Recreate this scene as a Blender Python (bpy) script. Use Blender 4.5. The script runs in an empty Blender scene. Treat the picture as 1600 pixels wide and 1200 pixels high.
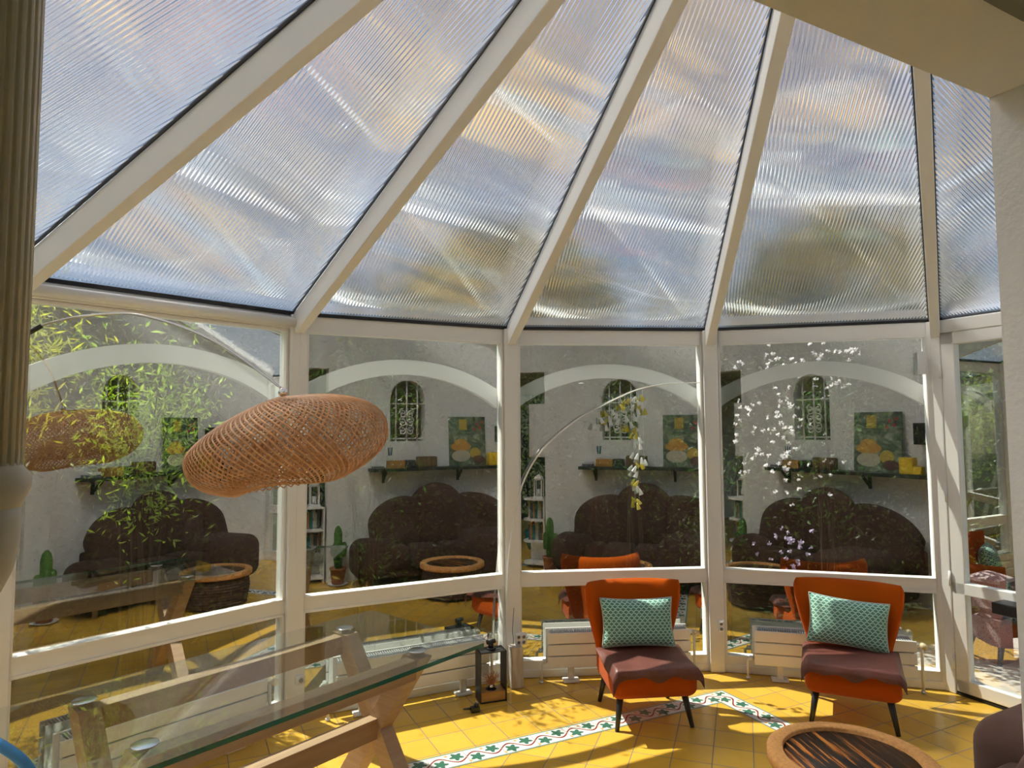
import bpy, bmesh, math, random
from mathutils import Vector, Matrix
R = random.Random(7)
rad = math.radians
col = bpy.context.scene.collection
sc = bpy.context.scene
# ---------------------------------------------------------------- camera, sky, sun, exposure
H = 1.70
cd = bpy.data.cameras.new('camera'); cam = bpy.data.objects.new('camera', cd); col.objects.link(cam)
cd.sensor_width = 36; cd.lens = 1044.46 / 1600 * 36; cd.clip_start = .02
cam.matrix_world = Matrix.Translation((0, 0, H)) @ Matrix.Rotation(rad(90 + 3.716), 4, 'X') @ Matrix.Rotation(rad(-0.324), 4, 'Z')
sc.camera = cam
world = bpy.data.worlds.new('sky'); sc.world = world; world.use_nodes = True
wn_ = world.node_tree.nodes; wl_ = world.node_tree.links
sky = wn_.new('ShaderNodeTexSky'); sky.sky_type = 'NISHITA'; sky.sun_disc = False
sky.sun_elevation = rad(56); sky.sun_rotation = rad(-54); sky.air_density = 1.3; sky.dust_density = .6; sky.ozone_density = 2
bgn = wn_['Background']; bgn.inputs[1].default_value = .086
# drifting clouds over the blue
tcw = wn_.new('ShaderNodeTexCoord'); cn = wn_.new('ShaderNodeTexNoise'); cn.inputs['Scale'].default_value = 2.6; cn.inputs['Detail'].default_value = 6; cn.inputs['Roughness'].default_value = .55
wl_.new(tcw.outputs['Generated'], cn.inputs[0]); crw = wn_.new('ShaderNodeValToRGB'); crw.color_ramp.elements[0].position = .50; crw.color_ramp.elements[1].position = .66; wl_.new(cn.outputs[0], crw.inputs[0])
mxw = wn_.new('ShaderNodeMix'); mxw.data_type = 'RGBA'; wl_.new(crw.outputs[0], mxw.inputs[0]); wl_.new(sky.outputs[0], mxw.inputs[6]); mxw.inputs[7].default_value = (3.2, 3.2, 3.3, 1)
wl_.new(mxw.outputs[2], bgn.inputs[0])
sl = bpy.data.lights.new('sun', 'SUN'); sl.energy = 5.5; sl.angle = rad(.55); sl.color = (1, .95, .86)
sun = bpy.data.objects.new('sun', sl); col.objects.link(sun)
sun.rotation_euler = Vector((.545, -.396, -1)).to_track_quat('-Z', 'Y').to_euler()
sc.view_settings.view_transform = 'Standard'; sc.view_settings.look = 'None'
sc.view_settings.exposure = 1.42; sc.view_settings.gamma = 1; sc.view_settings.use_curve_mapping = False
cy = sc.cycles
cy.max_bounces = 10; cy.transparent_max_bounces = 24; cy.diffuse_bounces = 4; cy.glossy_bounces = 5; cy.transmission_bounces = 8
cy.caustics_reflective = True; cy.blur_glossy = .6; cy.caustics_refractive = True; cy.sample_clamp_indirect = 6

# ---------------------------------------------------------------- helpers
WE = Vector((math.cos(rad(28)), math.sin(rad(28)), 0)); WN = Vector((-math.sin(rad(28)), math.cos(rad(28)), 0))
def W(s, n, z=0): return WE * s + WN * n + Vector((0, 0, z))       # along the house wall, out from it, up
def frame(o, x, z=Vector((0, 0, 1))):
    x = Vector(x).normalized(); z = Vector(z); y = z.cross(x).normalized(); z = x.cross(y)
    m = Matrix((x, y, z)).transposed().to_4x4(); m.translation = Vector(o); return m
class B:
    def __init__(s): s.v = []; s.f = []; s.uv = {}; s.sm = []; s.mi = []
    def add(s, vs, fs, smooth=False, mi=0, M=None, uv=None):
        o = len(s.v)
        s.v += [tuple(M @ Vector(v)) if M else tuple(v) for v in vs]
        for k, f in enumerate(fs):
            if uv: s.uv[len(s.f)] = [uv[i] for i in f]
            s.f.append(tuple(i + o for i in f)); s.sm.append(smooth); s.mi.append(mi)
        return s
    def bm(s, b, smooth=False, mi=0, M=None):
        b.verts.index_update(); s.add([v.co for v in b.verts], [[v.index for v in f.verts] for f in b.faces], smooth, mi, M); b.free(); return s
    def box(s, lo, hi, M=None, mi=0, bev=0, seg=2, smooth=None):
        if bev:
            b = bmesh.new(); bmesh.ops.create_cube(b, size=1)
            for v in b.verts: v.co = Vector([(lo[i] + hi[i]) / 2 + v.co[i] * (hi[i] - lo[i]) for i in range(3)])
            bmesh.ops.bevel(b, geom=b.edges[:], offset=bev, segments=seg, affect='EDGES', profile=.5)
            return s.bm(b, bev > .012 if smooth is None else smooth, mi, M)
        x0, y0, z0 = lo; x1, y1, z1 = hi
        return s.add([(x0, y0, z0), (x1, y0, z0), (x1, y1, z0), (x0, y1, z0), (x0, y0, z1), (x1, y0, z1), (x1, y1, z1), (x0, y1, z1)],
                     [(3, 2, 1, 0), (4, 5, 6, 7), (0, 1, 5, 4), (1, 2, 6, 5), (2, 3, 7, 6), (3, 0, 4, 7)], False, mi, M)
    def beam(s, a, b, w, h, up=(0, 0, 1), mi=0, bev=0):
        a = Vector(a); b = Vector(b); L = (b - a).length
        return s.box((0, -w / 2, -h / 2), (L, w / 2, h / 2), frame(a, b - a, up), mi, bev)
    def tube(s, pts, r, seg=8, closed=False, mi=0, cap=True):
        pts = [Vector(p) for p in pts]; n = len(pts); vs = []; fs = []
        t0 = (pts[1] - pts[0]).normalized(); nrm = t0.orthogonal().normalized()
        for i, p in enumerate(pts):
            a = pts[(i - 1) % n] if (closed or i) else p; c = pts[(i + 1) % n] if (closed or i < n - 1) else p
            t = (c - a).normalized(); nrm = (nrm - t * nrm.dot(t)).normalized(); bn = t.cross(nrm)
            rr = r[i] if isinstance(r, (list, tuple)) else r
            for k in range(seg):
                an = 2 * math.pi * k / seg; vs.append(p + (nrm * math.cos(an) + bn * math.sin(an)) * rr)
        for i in range(n if closed else n - 1):
            for k in range(seg):
                a = i * seg + k; b_ = i * seg + (k + 1) % seg; j = ((i + 1) % n) * seg
                fs.append((a, b_, j + (k + 1) % seg, j + k))
        if cap and not closed: fs += [tuple(range(seg))[::-1], tuple((n - 1) * seg + k for k in range(seg))]
        return s.add(vs, fs, True, mi)
    def lathe(s, prof, M=None, seg=32, mi=0, smooth=True, flute=None):
        vs = []; fs = []; n = len(prof)
        for i, (r, z) in enumerate(prof):
            for k in range(seg):
                a = 2 * math.pi * k / seg; q = r * (flute(a, z) if flute else 1)
                vs.append((q * math.cos(a), q * math.sin(a), z))
        for i in range(n - 1):
            for k in range(seg): fs.append((i * seg + k, i * seg + (k + 1) % seg, (i + 1) * seg + (k + 1) % seg, (i + 1) * seg + k))
        if prof[0][0] > 1e-4: fs.append(tuple(range(seg))[::-1])
        if prof[-1][0] > 1e-4: fs.append(tuple((n - 1) * seg + k for k in range(seg)))
        return s.add(vs, fs, smooth, mi, M)
    def prism(s, poly, d, M=None, mi=0, smooth=False):     # outline in local x,z extruded along local y
        n = len(poly); vs = [(x, 0, z) for x, z in poly] + [(x, d, z) for x, z in poly]
        fs = [tuple(range(n)), tuple(range(2 * n - 1, n - 1, -1))] + [(i, n + i, n + (i + 1) % n, (i + 1) % n) for i in range(n)]
        return s.add(vs, fs, smooth, mi, M)
    def grid(s, fn, nu, nv, smooth=True, mi=0, closeu=False, M=None, uvs=True):
        vs = []; uv = []; fs = []
        for j in range(nv + 1):
            for i in range(nu + (0 if closeu else 1)):
                u = i / nu; v = j / nv; vs.append(fn(u, v)); uv.append((u, v))
        w = nu if closeu else nu + 1
        for j in range(nv):
            for i in range(nu): fs.append((j * w + i, j * w + (i + 1) % w, (j + 1) * w + (i + 1) % w, (j + 1) * w + i))
        return s.add(vs, fs, smooth, mi, M, uv if uvs else None)
    def build(s, name, mat, parent=None, fix=True):
        me = bpy.data.meshes.new(name); me.from_pydata(s.v, [], s.f)
        me.polygons.foreach_set('use_smooth', s.sm); me.polygons.foreach_set('material_index', s.mi)
        for m in (mat if isinstance(mat, (list, tuple)) else [mat]): me.materials.append(m)
        if s.uv:
            l = me.uv_layers.new(name='UVMap')
            for p in me.polygons:
                q = s.uv.get(p.index)
                if q:
                    for k, li in enumerate(p.loop_indices): l.data[li].uv = q[k]
        if fix and not s.uv:
            b = bmesh.new(); b.from_mesh(me); bmesh.ops.recalc_face_normals(b, faces=b.faces[:]); b.to_mesh(me); b.free()
        me.update()
        o = bpy.data.objects.new(name, me); col.objects.link(o)
        if parent:
            o.parent = parent; o.matrix_parent_inverse = PINV.get(parent.name, Matrix())
        return o
PINV = {}
def empty(name, loc=(0, 0, 0), M=None):
    """an Empty at a thing's base; its parts are modelled in world space when M is None, else in its own frame"""
    o = bpy.data.objects.new(name, None); col.objects.link(o); o.empty_display_size = .1
    if M is None:
        o.location = loc; PINV[o.name] = Matrix.Translation(-Vector(loc))
    else: o.matrix_world = M
    return o
def tag(o, label=None, cat=None, group=None, kind=None):
    if label: o['label'] = label
    if cat: o['category'] = cat
    if group: o['group'] = group
    if kind: o['kind'] = kind
    return o
def thing(name, label, cat, loc=(0, 0, 0), M=None, group=None): return tag(empty(name, loc, M), label, cat, group)
def struct(o): o['kind'] = 'structure'; return o
def copy_tree(o, parent=None):
    c = o.copy(); col.objects.link(c)
    if parent: c.parent = parent
    for ch in list(o.children): copy_tree(ch, c)
    return c

# ---------------------------------------------------------------- materials
def mat(name, c=(.8, .8, .8), rough=.5, metal=0, spec=.5, sheen=0, bump=None, var=None, trans=0, coat=0):
    m = bpy.data.materials.new(name); m.use_nodes = True; nt = m.node_tree; p = nt.nodes['Principled BSDF']
    p.inputs['Base Color'].default_value = (*c, 1); p.inputs['Roughness'].default_value = rough; p.inputs['Metallic'].default_value = metal
    p.inputs['Specular IOR Level'].default_value = spec
    if sheen: p.inputs['Sheen Weight'].default_value = sheen
    if coat: p.inputs['Coat Weight'].default_value = coat
    tc = nt.nodes.new('ShaderNodeTexCoord')
    if var:      # (scale xyz, colour 2, low, high)
        mp = nt.nodes.new('ShaderNodeMapping'); mp.inputs['Scale'].default_value = var[0]; nt.links.new(tc.outputs['Object'], mp.inputs[0])
        nz = nt.nodes.new('ShaderNodeTexNoise'); nz.inputs['Scale'].default_value = 1; nz.inputs['Detail'].default_value = 6; nt.links.new(mp.outputs[0], nz.inputs[0])
        cr = nt.nodes.new('ShaderNodeValToRGB'); cr.color_ramp.elements[0].color = (*c, 1); cr.color_ramp.elements[1].color = (*var[1], 1)
        cr.color_ramp.elements[0].position = var[2]; cr.color_ramp.elements[1].position = var[3]
        nt.links.new(nz.outputs[0], cr.inputs[0]); nt.links.new(cr.outputs[0], p.inputs['Base Color'])
    if bump:     # (scale, strength)
        nz = nt.nodes.new('ShaderNodeTexNoise'); nz.inputs['Scale'].default_value = bump[0]; nz.inputs['Detail'].default_value = 4
        nt.links.new(tc.outputs['Object'], nz.inputs[0])
        bp = nt.nodes.new('ShaderNodeBump'); bp.inputs['Strength'].default_value = bump[1]; bp.inputs['Distance'].default_value = .01
        nt.links.new(nz.outputs[0], bp.inputs['Height']); nt.links.new(bp.outputs[0], p.inputs['Normal'])
    return m
class G:
    """little builder for math node graphs"""
    def __init__(s, m): s.nt = m.node_tree
    def n(s, t, **k):
        x = s.nt.nodes.new(t)
        for a, b in k.items(): setattr(x, a, b)
        return x
    def put(s, sock, v):
        if isinstance(v, (int, float)): sock.default_value = v
        elif isinstance(v, tuple): sock.default_value = (*v, 1) if len(v) == 3 and len(sock.default_value) == 4 else v
        else: s.nt.links.new(v, sock)
    def m(s, op, a, b=0, c=None):
        x = s.n('ShaderNodeMath', operation=op); s.put(x.inputs[0], a); s.put(x.inputs[1], b)
        if c is not None: s.put(x.inputs[2], c)
        return x.outputs[0]
    def mix(s, f, a, b):
        x = s.n('ShaderNodeMix', data_type='RGBA'); s.put(x.inputs[0], f); s.put(x.inputs[6], a); s.put(x.inputs[7], b); return x.outputs[2]
    def sep(s, v):
        x = s.n('ShaderNodeSeparateXYZ'); s.nt.links.new(v, x.inputs[0]); return x.outputs
    def shader(s, f, a, b):
        x = s.n('ShaderNodeMixShader'); s.put(x.inputs[0], f); s.nt.links.new(a, x.inputs[1]); s.nt.links.new(b, x.inputs[2]); return x.outputs[0]
def blank(name):
    m = bpy.data.materials.new(name); m.use_nodes = True; g = G(m); return m, g, m.node_tree.nodes['Principled BSDF'], m.node_tree.nodes['Material Output']

WHITE = mat('white_lacquered_metal', (.86, .84, .80), .38)
WALL = mat('white_plaster', (.86, .85, .83), .85, bump=(60, .25))
GASKET = mat('black_rubber', (.012, .011, .012), .5)
STEEL = mat('brushed_steel', (.75, .77, .8), .18, 1)
CHROME = mat('chrome', (.85, .86, .88), .06, 1)
BLACK = mat('black_metal', (.018, .018, .02), .4)
LEGBLACK = mat('black_painted_wood', (.022, .021, .021), .35)
ORANGE = mat('orange_felt', (.47, .078, .003), .95, spec=.08, sheen=.06, bump=(420, .18))
LEATHER = mat('brown_leather', (.17, .058, .042), .42, var=((9, 9, 9), (.12, .036, .027), .35, .7), bump=(130, .25))
BROWN = mat('brown_velour', (.062, .034, .026), .95, spec=.1, sheen=.04, bump=(300, .2))
OAK = mat('oak', (.50, .33, .20), .5, var=((2.2, 2.2, 60), (.40, .245, .14), .3, .75))
def oak_along(name, sx):
    return mat(name, (.52, .345, .205), .5, var=(sx, (.40, .25, .145), .3, .72))
RATTAN = mat('woven_bamboo', (.68, .36, .16), .5, var=((30, 30, 30), (.52, .24, .09), .35, .7))
CORK = mat('orange_cork', (.66, .33, .10), .7, var=((70, 70, 70), (.5, .22, .06), .4, .75), bump=(160, .3))
WICKER = mat('dark_bark', (.16, .085, .05), .8, var=((25, 25, 25), (.06, .035, .022), .3, .7), bump=(60, .8))
SOCKETW = mat('white_plastic', (.8, .8, .79), .3)
SOCKHOLE = mat('socket_grey', (.16, .16, .16), .5)
CREAM = mat('cream_plastic', (.75, .62, .38), .35)
GLASSEDGE = None
STONE = mat('pink_granite', (.42, .33, .31), .75, var=((140, 140, 140), (.16, .13, .13), .42, .62), bump=(120, .4))
WHITEWOOD = mat('whitewashed_wood', (.62, .57, .5), .8, var=((40, 40, 7), (.4, .34, .27), .35, .7), bump=(70, .3))
SHELFW = mat('dark_green_wood', (.03, .036, .03), .45)
YELLOWW = mat('yellow_wax', (.75, .5, .02), .5)
BOXWOOD = mat('honey_wood', (.55, .3, .08), .5, var=((6, 6, 40), (.42, .2, .05), .3, .7))
LOGW = mat('striped_log_wood', (.22, .13, .06), .7, var=((60, 60, 4), (.1, .055, .025), .35, .6))
TERRA = mat('terracotta', (.38, .14, .06), .8, bump=(80, .2))
TEAL = mat('teal_glaze', (.04, .2, .2), .2)
CACTUS = mat('cactus_green', (.06, .16, .025), .6, var=((30, 30, 30), (.1, .24, .04), .35, .7))
SOIL = mat('soil', (.05, .035, .025), .95)
BLUE = mat('blue_enamel', (.03, .17, .36), .3)

def leaf_mat(name, a, b, tr=.45):
    m, g, p, out = blank(name)
    oi = g.n('ShaderNodeNewGeometry'); c = g.mix(oi.outputs['Random Per Island'], a, b)
    d = g.n('ShaderNodeBsdfDiffuse'); t = g.n('ShaderNodeBsdfTranslucent'); gl = g.n('ShaderNodeBsdfGlossy'); gl.inputs['Roughness'].default_value = .35
    g.put(d.inputs[0], c); hs = g.n('ShaderNodeHueSaturation'); hs.inputs['Value'].default_value = 1.3; hs.inputs['Saturation'].default_value = 1.1
    g.put(hs.inputs['Color'], c); g.put(t.inputs[0], hs.outputs[0])
    g.put(out.inputs[0], g.shader(.015, g.shader(tr, d.outputs[0], t.outputs[0]), gl.outputs[0])); return m
LEAF_BAMBOO = leaf_mat('bamboo_leaf', (.34, .40, .03), (.58, .56, .05), .5)
LEAF_LAUREL = leaf_mat('laurel_leaf', (.13, .24, .025), (.36, .48, .07), .55)
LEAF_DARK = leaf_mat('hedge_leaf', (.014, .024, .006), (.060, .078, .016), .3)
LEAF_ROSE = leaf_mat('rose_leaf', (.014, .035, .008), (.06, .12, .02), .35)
PETAL = leaf_mat('white_petal', (.75, .72, .7), (.85, .8, .82), .35)
LILAC = leaf_mat('lilac_petal', (.6, .5, .7), (.75, .68, .8), .35)
BARK = mat('bark', (.032, .028, .016), .95, spec=.1)
STRAW = mat('dry_copper_stems', (.62, .28, .14), .6)

def glass_mats():
    # coated pane face: a mirror-like coat over clear glass
    m, g, p, out = blank('coated_glass')
    tr = g.n('ShaderNodeBsdfTransparent'); tr.inputs[0].default_value = (.9, .93, .9, 1)
    gl = g.n('ShaderNodeBsdfGlossy'); gl.inputs['Roughness'].default_value = 0; gl.inputs[0].default_value = (.96, .97, .94, 1)
    lw = g.n('ShaderNodeLayerWeight'); lw.inputs[0].default_value = .5
    f = g.m('MULTIPLY_ADD', g.m('POWER', lw.outputs['Facing'], 5), .52, .48)
    g.put(out.inputs[0], g.shader(f, tr.outputs[0], gl.outputs[0]))
    m2, g, p, out = blank('clear_glass_side'); tr = g.n('ShaderNodeBsdfTransparent'); tr.inputs[0].default_value = (.96, .98, .97, 1)
    g.put(out.inputs[0], tr.outputs[0])
    # table glass: faint green, weak mirror
    m3, g, p, out = blank('table_glass')
    tr = g.n('ShaderNodeBsdfTransparent'); tr.inputs[0].default_value = (.93, .965, .945, 1)
    gl = g.n('ShaderNodeBsdfGlossy'); gl.inputs['Roughness'].default_value = 0
    lw = g.n('ShaderNodeLayerWeight'); lw.inputs[0].default_value = .5
    f = g.m('MULTIPLY_ADD', g.m('POWER', lw.outputs['Facing'], 3), .72, .10)
    g.put(out.inputs[0], g.shader(f, tr.outputs[0], gl.outputs[0]))
    m4, g, p, out = blank('green_glass_edge'); p.inputs['Base Color'].default_value = (.006, .12, .10, 1); p.inputs['Roughness'].default_value = .12
    tr = g.n('ShaderNodeBsdfTransparent'); tr.inputs[0].default_value = (.45, .8, .7, 1); g.put(out.inputs[0], g.shader(.15, p.outputs[0], tr.outputs[0]))
    return m, m2, m3, m4
COATED, CLEAR, TGLASS, TEDGE = glass_mats()

def roof_mat():
    m, g, p, out = blank('ribbed_polycarbonate')
    uv = g.n('ShaderNodeUVMap'); x = g.sep(uv.outputs[0])
    h = g.m('SINE', g.m('MULTIPLY', x[0], 2 * math.pi / .019))
    h = g.m('ADD', g.m('MULTIPLY', h, .5), .5)
    bp = g.n('ShaderNodeBump'); bp.inputs['Strength'].default_value = .8; bp.inputs['Distance'].default_value = .0018; g.put(bp.inputs['Height'], h)
    gl = g.n('ShaderNodeBsdfGlossy'); gl.inputs['Roughness'].default_value = .025; gl.inputs[0].default_value = (.95, .95, .97, 1); g.put(gl.inputs['Normal'], bp.outputs[0])
    tr = g.n('ShaderNodeBsdfTransparent'); tr.inputs[0].default_value = (.82, .86, .92, 1)
    rf = g.n('ShaderNodeBsdfRefraction'); rf.inputs['IOR'].default_value = 1.15; rf.inputs['Roughness'].default_value = .29; rf.inputs[0].default_value = (.93, .94, .97, 1)
    tl = g.n('ShaderNodeBsdfTranslucent'); tl.inputs[0].default_value = (.8, .83, .9, 1)
    a = g.shader(.92, tr.outputs[0], rf.outputs[0]); b = g.shader(.06, a, tl.outputs[0])
    g.put(out.inputs[0], g.shader(.74, b, gl.outputs[0])); return m
ROOF = roof_mat()

def tile_mat(name, ang, off):
    m, g, p, out = blank(name)
    tc = g.n('ShaderNodeTexCoord'); mp = g.n('ShaderNodeMapping', vector_type='TEXTURE'); mp.inputs['Rotation'].default_value = (0, 0, rad(ang)); mp.inputs['Location'].default_value = (*off, 0)
    g.put(mp.inputs[0], tc.outputs['Object']); x = g.sep(mp.outputs[0])
    def edge(v):
        fr = g.m('FRACT', g.m('DIVIDE', v, .2)); return g.m('ABSOLUTE', g.m('SUBTRACT', fr, .5))
    e = g.m('MAXIMUM', edge(x[0]), edge(x[1])); grout = g.m('GREATER_THAN', e, .4885)
    idn = g.n('ShaderNodeTexWhiteNoise', noise_dimensions='2D'); cb = g.n('ShaderNodeCombineXYZ')
    g.put(cb.inputs[0], g.m('FLOOR', g.m('DIVIDE', x[0], .2))); g.put(cb.inputs[1], g.m('FLOOR', g.m('DIVIDE', x[1], .2))); g.put(idn.inputs[0], cb.outputs[0])
    nz = g.n('ShaderNodeTexNoise'); nz.inputs['Scale'].default_value = 14; nz.inputs['Detail'].default_value = 5; g.put(nz.inputs[0], tc.outputs['Object'])
    t = g.m('ADD', g.m('MULTIPLY', idn.outputs[0], .55), g.m('MULTIPLY', nz.outputs[0], .45))
    c = g.mix(t, (.62, .345, .036), (.75, .46, .065)); c = g.mix(grout, c, (.19, .155, .12))
    g.put(p.inputs['Base Color'], c); g.put(p.inputs['Roughness'], g.m('MULTIPLY_ADD', grout, .5, .24)); p.inputs['Specular IOR Level'].default_value = .45
    bp = g.n('ShaderNodeBump'); bp.inputs['Strength'].default_value = .5; bp.inputs['Distance'].default_value = .002
    g.put(bp.inputs['Height'], g.m('SUBTRACT', 1, grout)); g.put(p.inputs['Normal'], bp.outputs[0]); return m
TILE = tile_mat('yellow_glazed_tile', 26, (-.651, 4.154)); TILE45 = tile_mat('yellow_glazed_tile_diagonal', 26 + 45, (.62, 3.62))

def border_mat():
    m, g, p, out = blank('vine_border_tile')
    uv = g.n('ShaderNodeUVMap'); x = g.sep(uv.outputs[0]); u = x[0]; v = x[1]      # metres; v -.075 .. .075
    ph = g.m('MULTIPLY', u, 2 * math.pi / .2)
    vine = g.m('LESS_THAN', g.m('ABSOLUTE', g.m('SUBTRACT', v, g.m('MULTIPLY', g.m('SINE', ph), .034))), .0062)
    def leaf(du, v0, Rr, spin):
        a = g.m('SUBTRACT', g.m('FRACT', g.m('ADD', g.m('DIVIDE', u, .2), .5 - du)), .5); a = g.m('MULTIPLY', a, .2); b = g.m('SUBTRACT', v, v0)
        r = g.m('SQRT', g.m('ADD', g.m('MULTIPLY', a, a), g.m('MULTIPLY', b, b)))
        th = g.m('ARCTAN2', b, a); rr = g.m('MULTIPLY_ADD', g.m('COSINE', g.m('MULTIPLY_ADD', th, 5, spin)), .22 * Rr, .80 * Rr)
        return g.m('LESS_THAN', r, rr)
    lf = g.m('MAXIMUM', leaf(.25, -.022, .040, 1.2), leaf(.75, .022, .040, 2.4))
    bud = g.m('MAXIMUM', leaf(.02, -.047, .011, 0), leaf(.5, .047, .011, 0))
    av = g.m('ABSOLUTE', v); ge = g.m('GREATER_THAN', av, .064); go = g.m('GREATER_THAN', av, .0725)
    jt = g.m('GREATER_THAN', g.m('ABSOLUTE', g.m('SUBTRACT', g.m('FRACT', g.m('DIVIDE', u, .2)), .5)), .491)
    c = g.mix(vine, (.72, .70, .66), (.24, .03, .02)); c = g.mix(lf, c, (.045, .15, .10)); c = g.mix(bud, c, (.75, .35, .05)); c = g.mix(ge, c, (.14, .27, .19)); c = g.mix(g.m('MAXIMUM', go, jt), c, (.35, .32, .28))
    g.put(p.inputs['Base Color'], c); p.inputs['Roughness'].default_value = .26; return m
BORDER = border_mat()

def scallop_mat():
    m, g, p, out = blank('mint_scallop_fabric')
    uv = g.n('ShaderNodeUVMap'); x = g.sep(uv.outputs[0])
    U = g.m('MULTIPLY', x[0], 14); V = g.m('MULTIPLY', x[1], 17)
    def scale(row_off):
        vv = g.m('ADD', V, row_off * 1.0); row = g.m('FLOOR', vv); fv = g.m('SUBTRACT', vv, row)
        par = g.m('MULTIPLY', g.m('FRACT', g.m('MULTIPLY', g.m('SUBTRACT', row, row_off), .5)), 1.0)
        fu = g.m('SUBTRACT', g.m('FRACT', g.m('ADD', U, par)), .5); fv2 = g.m('ADD', fv, row_off)
        return g.m('SQRT', g.m('ADD', g.m('MULTIPLY', fu, fu), g.m('MULTIPLY', g.m('MULTIPLY', fv, fv), .36)))
    r = scale(0); band = g.m('LESS_THAN', g.m('FRACT', g.m('MULTIPLY_ADD', r, 2.2, .32)), .52)
    c = g.mix(band, (.045, .20, .145), (.50, .72, .60)); g.put(p.inputs['Base Color'], c); p.inputs['Roughness'].default_value = .9
    p.inputs['Sheen Weight'].default_value = .2; return m
SCALLOP = scallop_mat()
PIPING = mat('pale_piping', (.5, .62, .55), .9)

def zebra_mat():
    m, g, p, out = blank('striped_exotic_wood')
    tc = g.n('ShaderNodeTexCoord'); mp = g.n('ShaderNodeMapping', vector_type='TEXTURE'); mp.inputs['Rotation'].default_value = (0, 0, rad(-83)); mp.inputs['Scale'].default_value = (.34, .021, 1)
    g.put(mp.inputs[0], tc.outputs['Object']); nz = g.n('ShaderNodeTexNoise'); nz.inputs['Scale'].default_value = 1; nz.inputs['Detail'].default_value = 5; nz.inputs['Roughness'].default_value = .65; g.put(nz.inputs[0], mp.outputs[0])
    cr = g.n('ShaderNodeValToRGB'); e = cr.color_ramp.elements; e[0].position = .46; e[0].color = (.008, .006, .005, 1); e[1].position = .64; e[1].color = (.60, .23, .04, 1)
    k = e.new(.53); k.color = (.035, .014, .007, 1); k = e.new(.57); k.color = (.24, .08, .016, 1)
    g.put(cr.inputs[0], nz.outputs[0]); g.put(p.inputs['Base Color'], cr.outputs[0]); p.inputs['Roughness'].default_value = .45; p.inputs['Specular IOR Level'].default_value = .2; return m
ZEBRA = zebra_mat()

ARCHM = mat('grey_white_painted_arch', (.50, .51, .49), .45)
# ---------------------------------------------------------------- plan of the glazed bay (metres)
E = {1: ((-2.210, 3.011), (-1.360, 3.985)), 2: ((-1.241, 4.059), (-.081, 4.634)), 3: ((.056, 4.676), (1.345, 4.789)), 4: ((1.492, 4.768), (2.752, 4.436))}
def v2(p): return Vector((p[0], p[1], 0))
def mirror_s(s, n): return W(2 * 1.457 - s, n)
V = {4: Vector((2.817, 4.419, 0)), 3: Vector((1.418, 4.779, 0)), 2: Vector((-.012, 4.655, 0)), 1: Vector((-1.300, 4.022, 0)), 0: Vector((-2.254, 2.961, 0))}
V[-1] = mirror_s(4.562, 2.579)
d_ = (V[0] - V[-1]).normalized()
E[0] = ((V[-1] + d_ * .067)[:2], (V[0] - d_ * .067)[:2])
APEX = Vector((.824, 1.301, 3.655)); WALLN = .72; RS = 4.60; LS = 2 * 1.457 - RS
ZT, ZB, ZLT, ZLB, ZH = 2.283, .704, .608, .114, 2.385

# ---------------------------------------------------------------- setting: ground, floor, walls
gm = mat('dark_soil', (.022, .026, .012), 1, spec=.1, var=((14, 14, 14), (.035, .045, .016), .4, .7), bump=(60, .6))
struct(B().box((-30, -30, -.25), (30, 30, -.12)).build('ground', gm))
fl = empty('floor'); struct(fl)
def poly_flat(b, pts, z0, z1, mi=0):
    n = len(pts); vs = [(p[0], p[1], z1) for p in pts] + [(p[0], p[1], z0) for p in pts]
    b.add(vs, [tuple(range(n))] + [tuple(range(2 * n - 1, n - 1, -1))] + [((i + 1) % n, i, n + i, n + (i + 1) % n) for i in range(n)], mi=mi)
def off_v(k, d): return V[k] + (V[k] - W(1.457, .72)).normalized() * d
outer = [W(LS - .1, -3.4), W(RS + .1, -3.4), W(RS + .1, 2.6)] + [off_v(k, .1) for k in (4, 3, 2, 1, 0, -1)]
b = B(); poly_flat(b, outer, -.12, -.002); b.build('outer_tiles', TILE, fl)
T26 = Vector((math.cos(rad(26)), math.sin(rad(26)), 0)); N26 = Vector((-math.sin(rad(26)), math.cos(rad(26)), 0))
C0 = Vector((1.345, 4.438, 0)); LS1, LN = 3.68, 2.9
def RQ(a, c): return C0 - T26 * a - N26 * c       # a to the left, c towards the house, from the border's outer corner
b = B(); poly_flat(b, [RQ(LS1 - .075, .075), RQ(LS1 - .075, LN - .075), RQ(.075, LN - .075), RQ(.075, .075)], -.1, -.0008); b.build('inner_tiles', TILE45, fl)
b = B(); bw = .15
def strip(p, q, side):   # strip centre line p->q, mitred
    d = (q - p).normalized(); n = Vector((-d.y, d.x, 0)); L = (q - p).length; h = bw / 2
    vs = [p - d * h + n * h, p + d * h - n * h, q - d * h - n * h, q + d * h + n * h]
    uv = [(-h, h), (h, -h), (L - h, -h), (L + h, h)]
    b.add([(v.x, v.y, .0005) for v in vs], [(0, 1, 2, 3)], uv=uv)
h = .075
cs = [RQ(h, h), RQ(LS1 - h, h), RQ(LS1 - h, LN - h), RQ(h, LN - h)]
for i in range(4): strip(cs[(i + 1) % 4], cs[i], 1)
b.build('vine_border', BORDER, fl)

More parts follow.
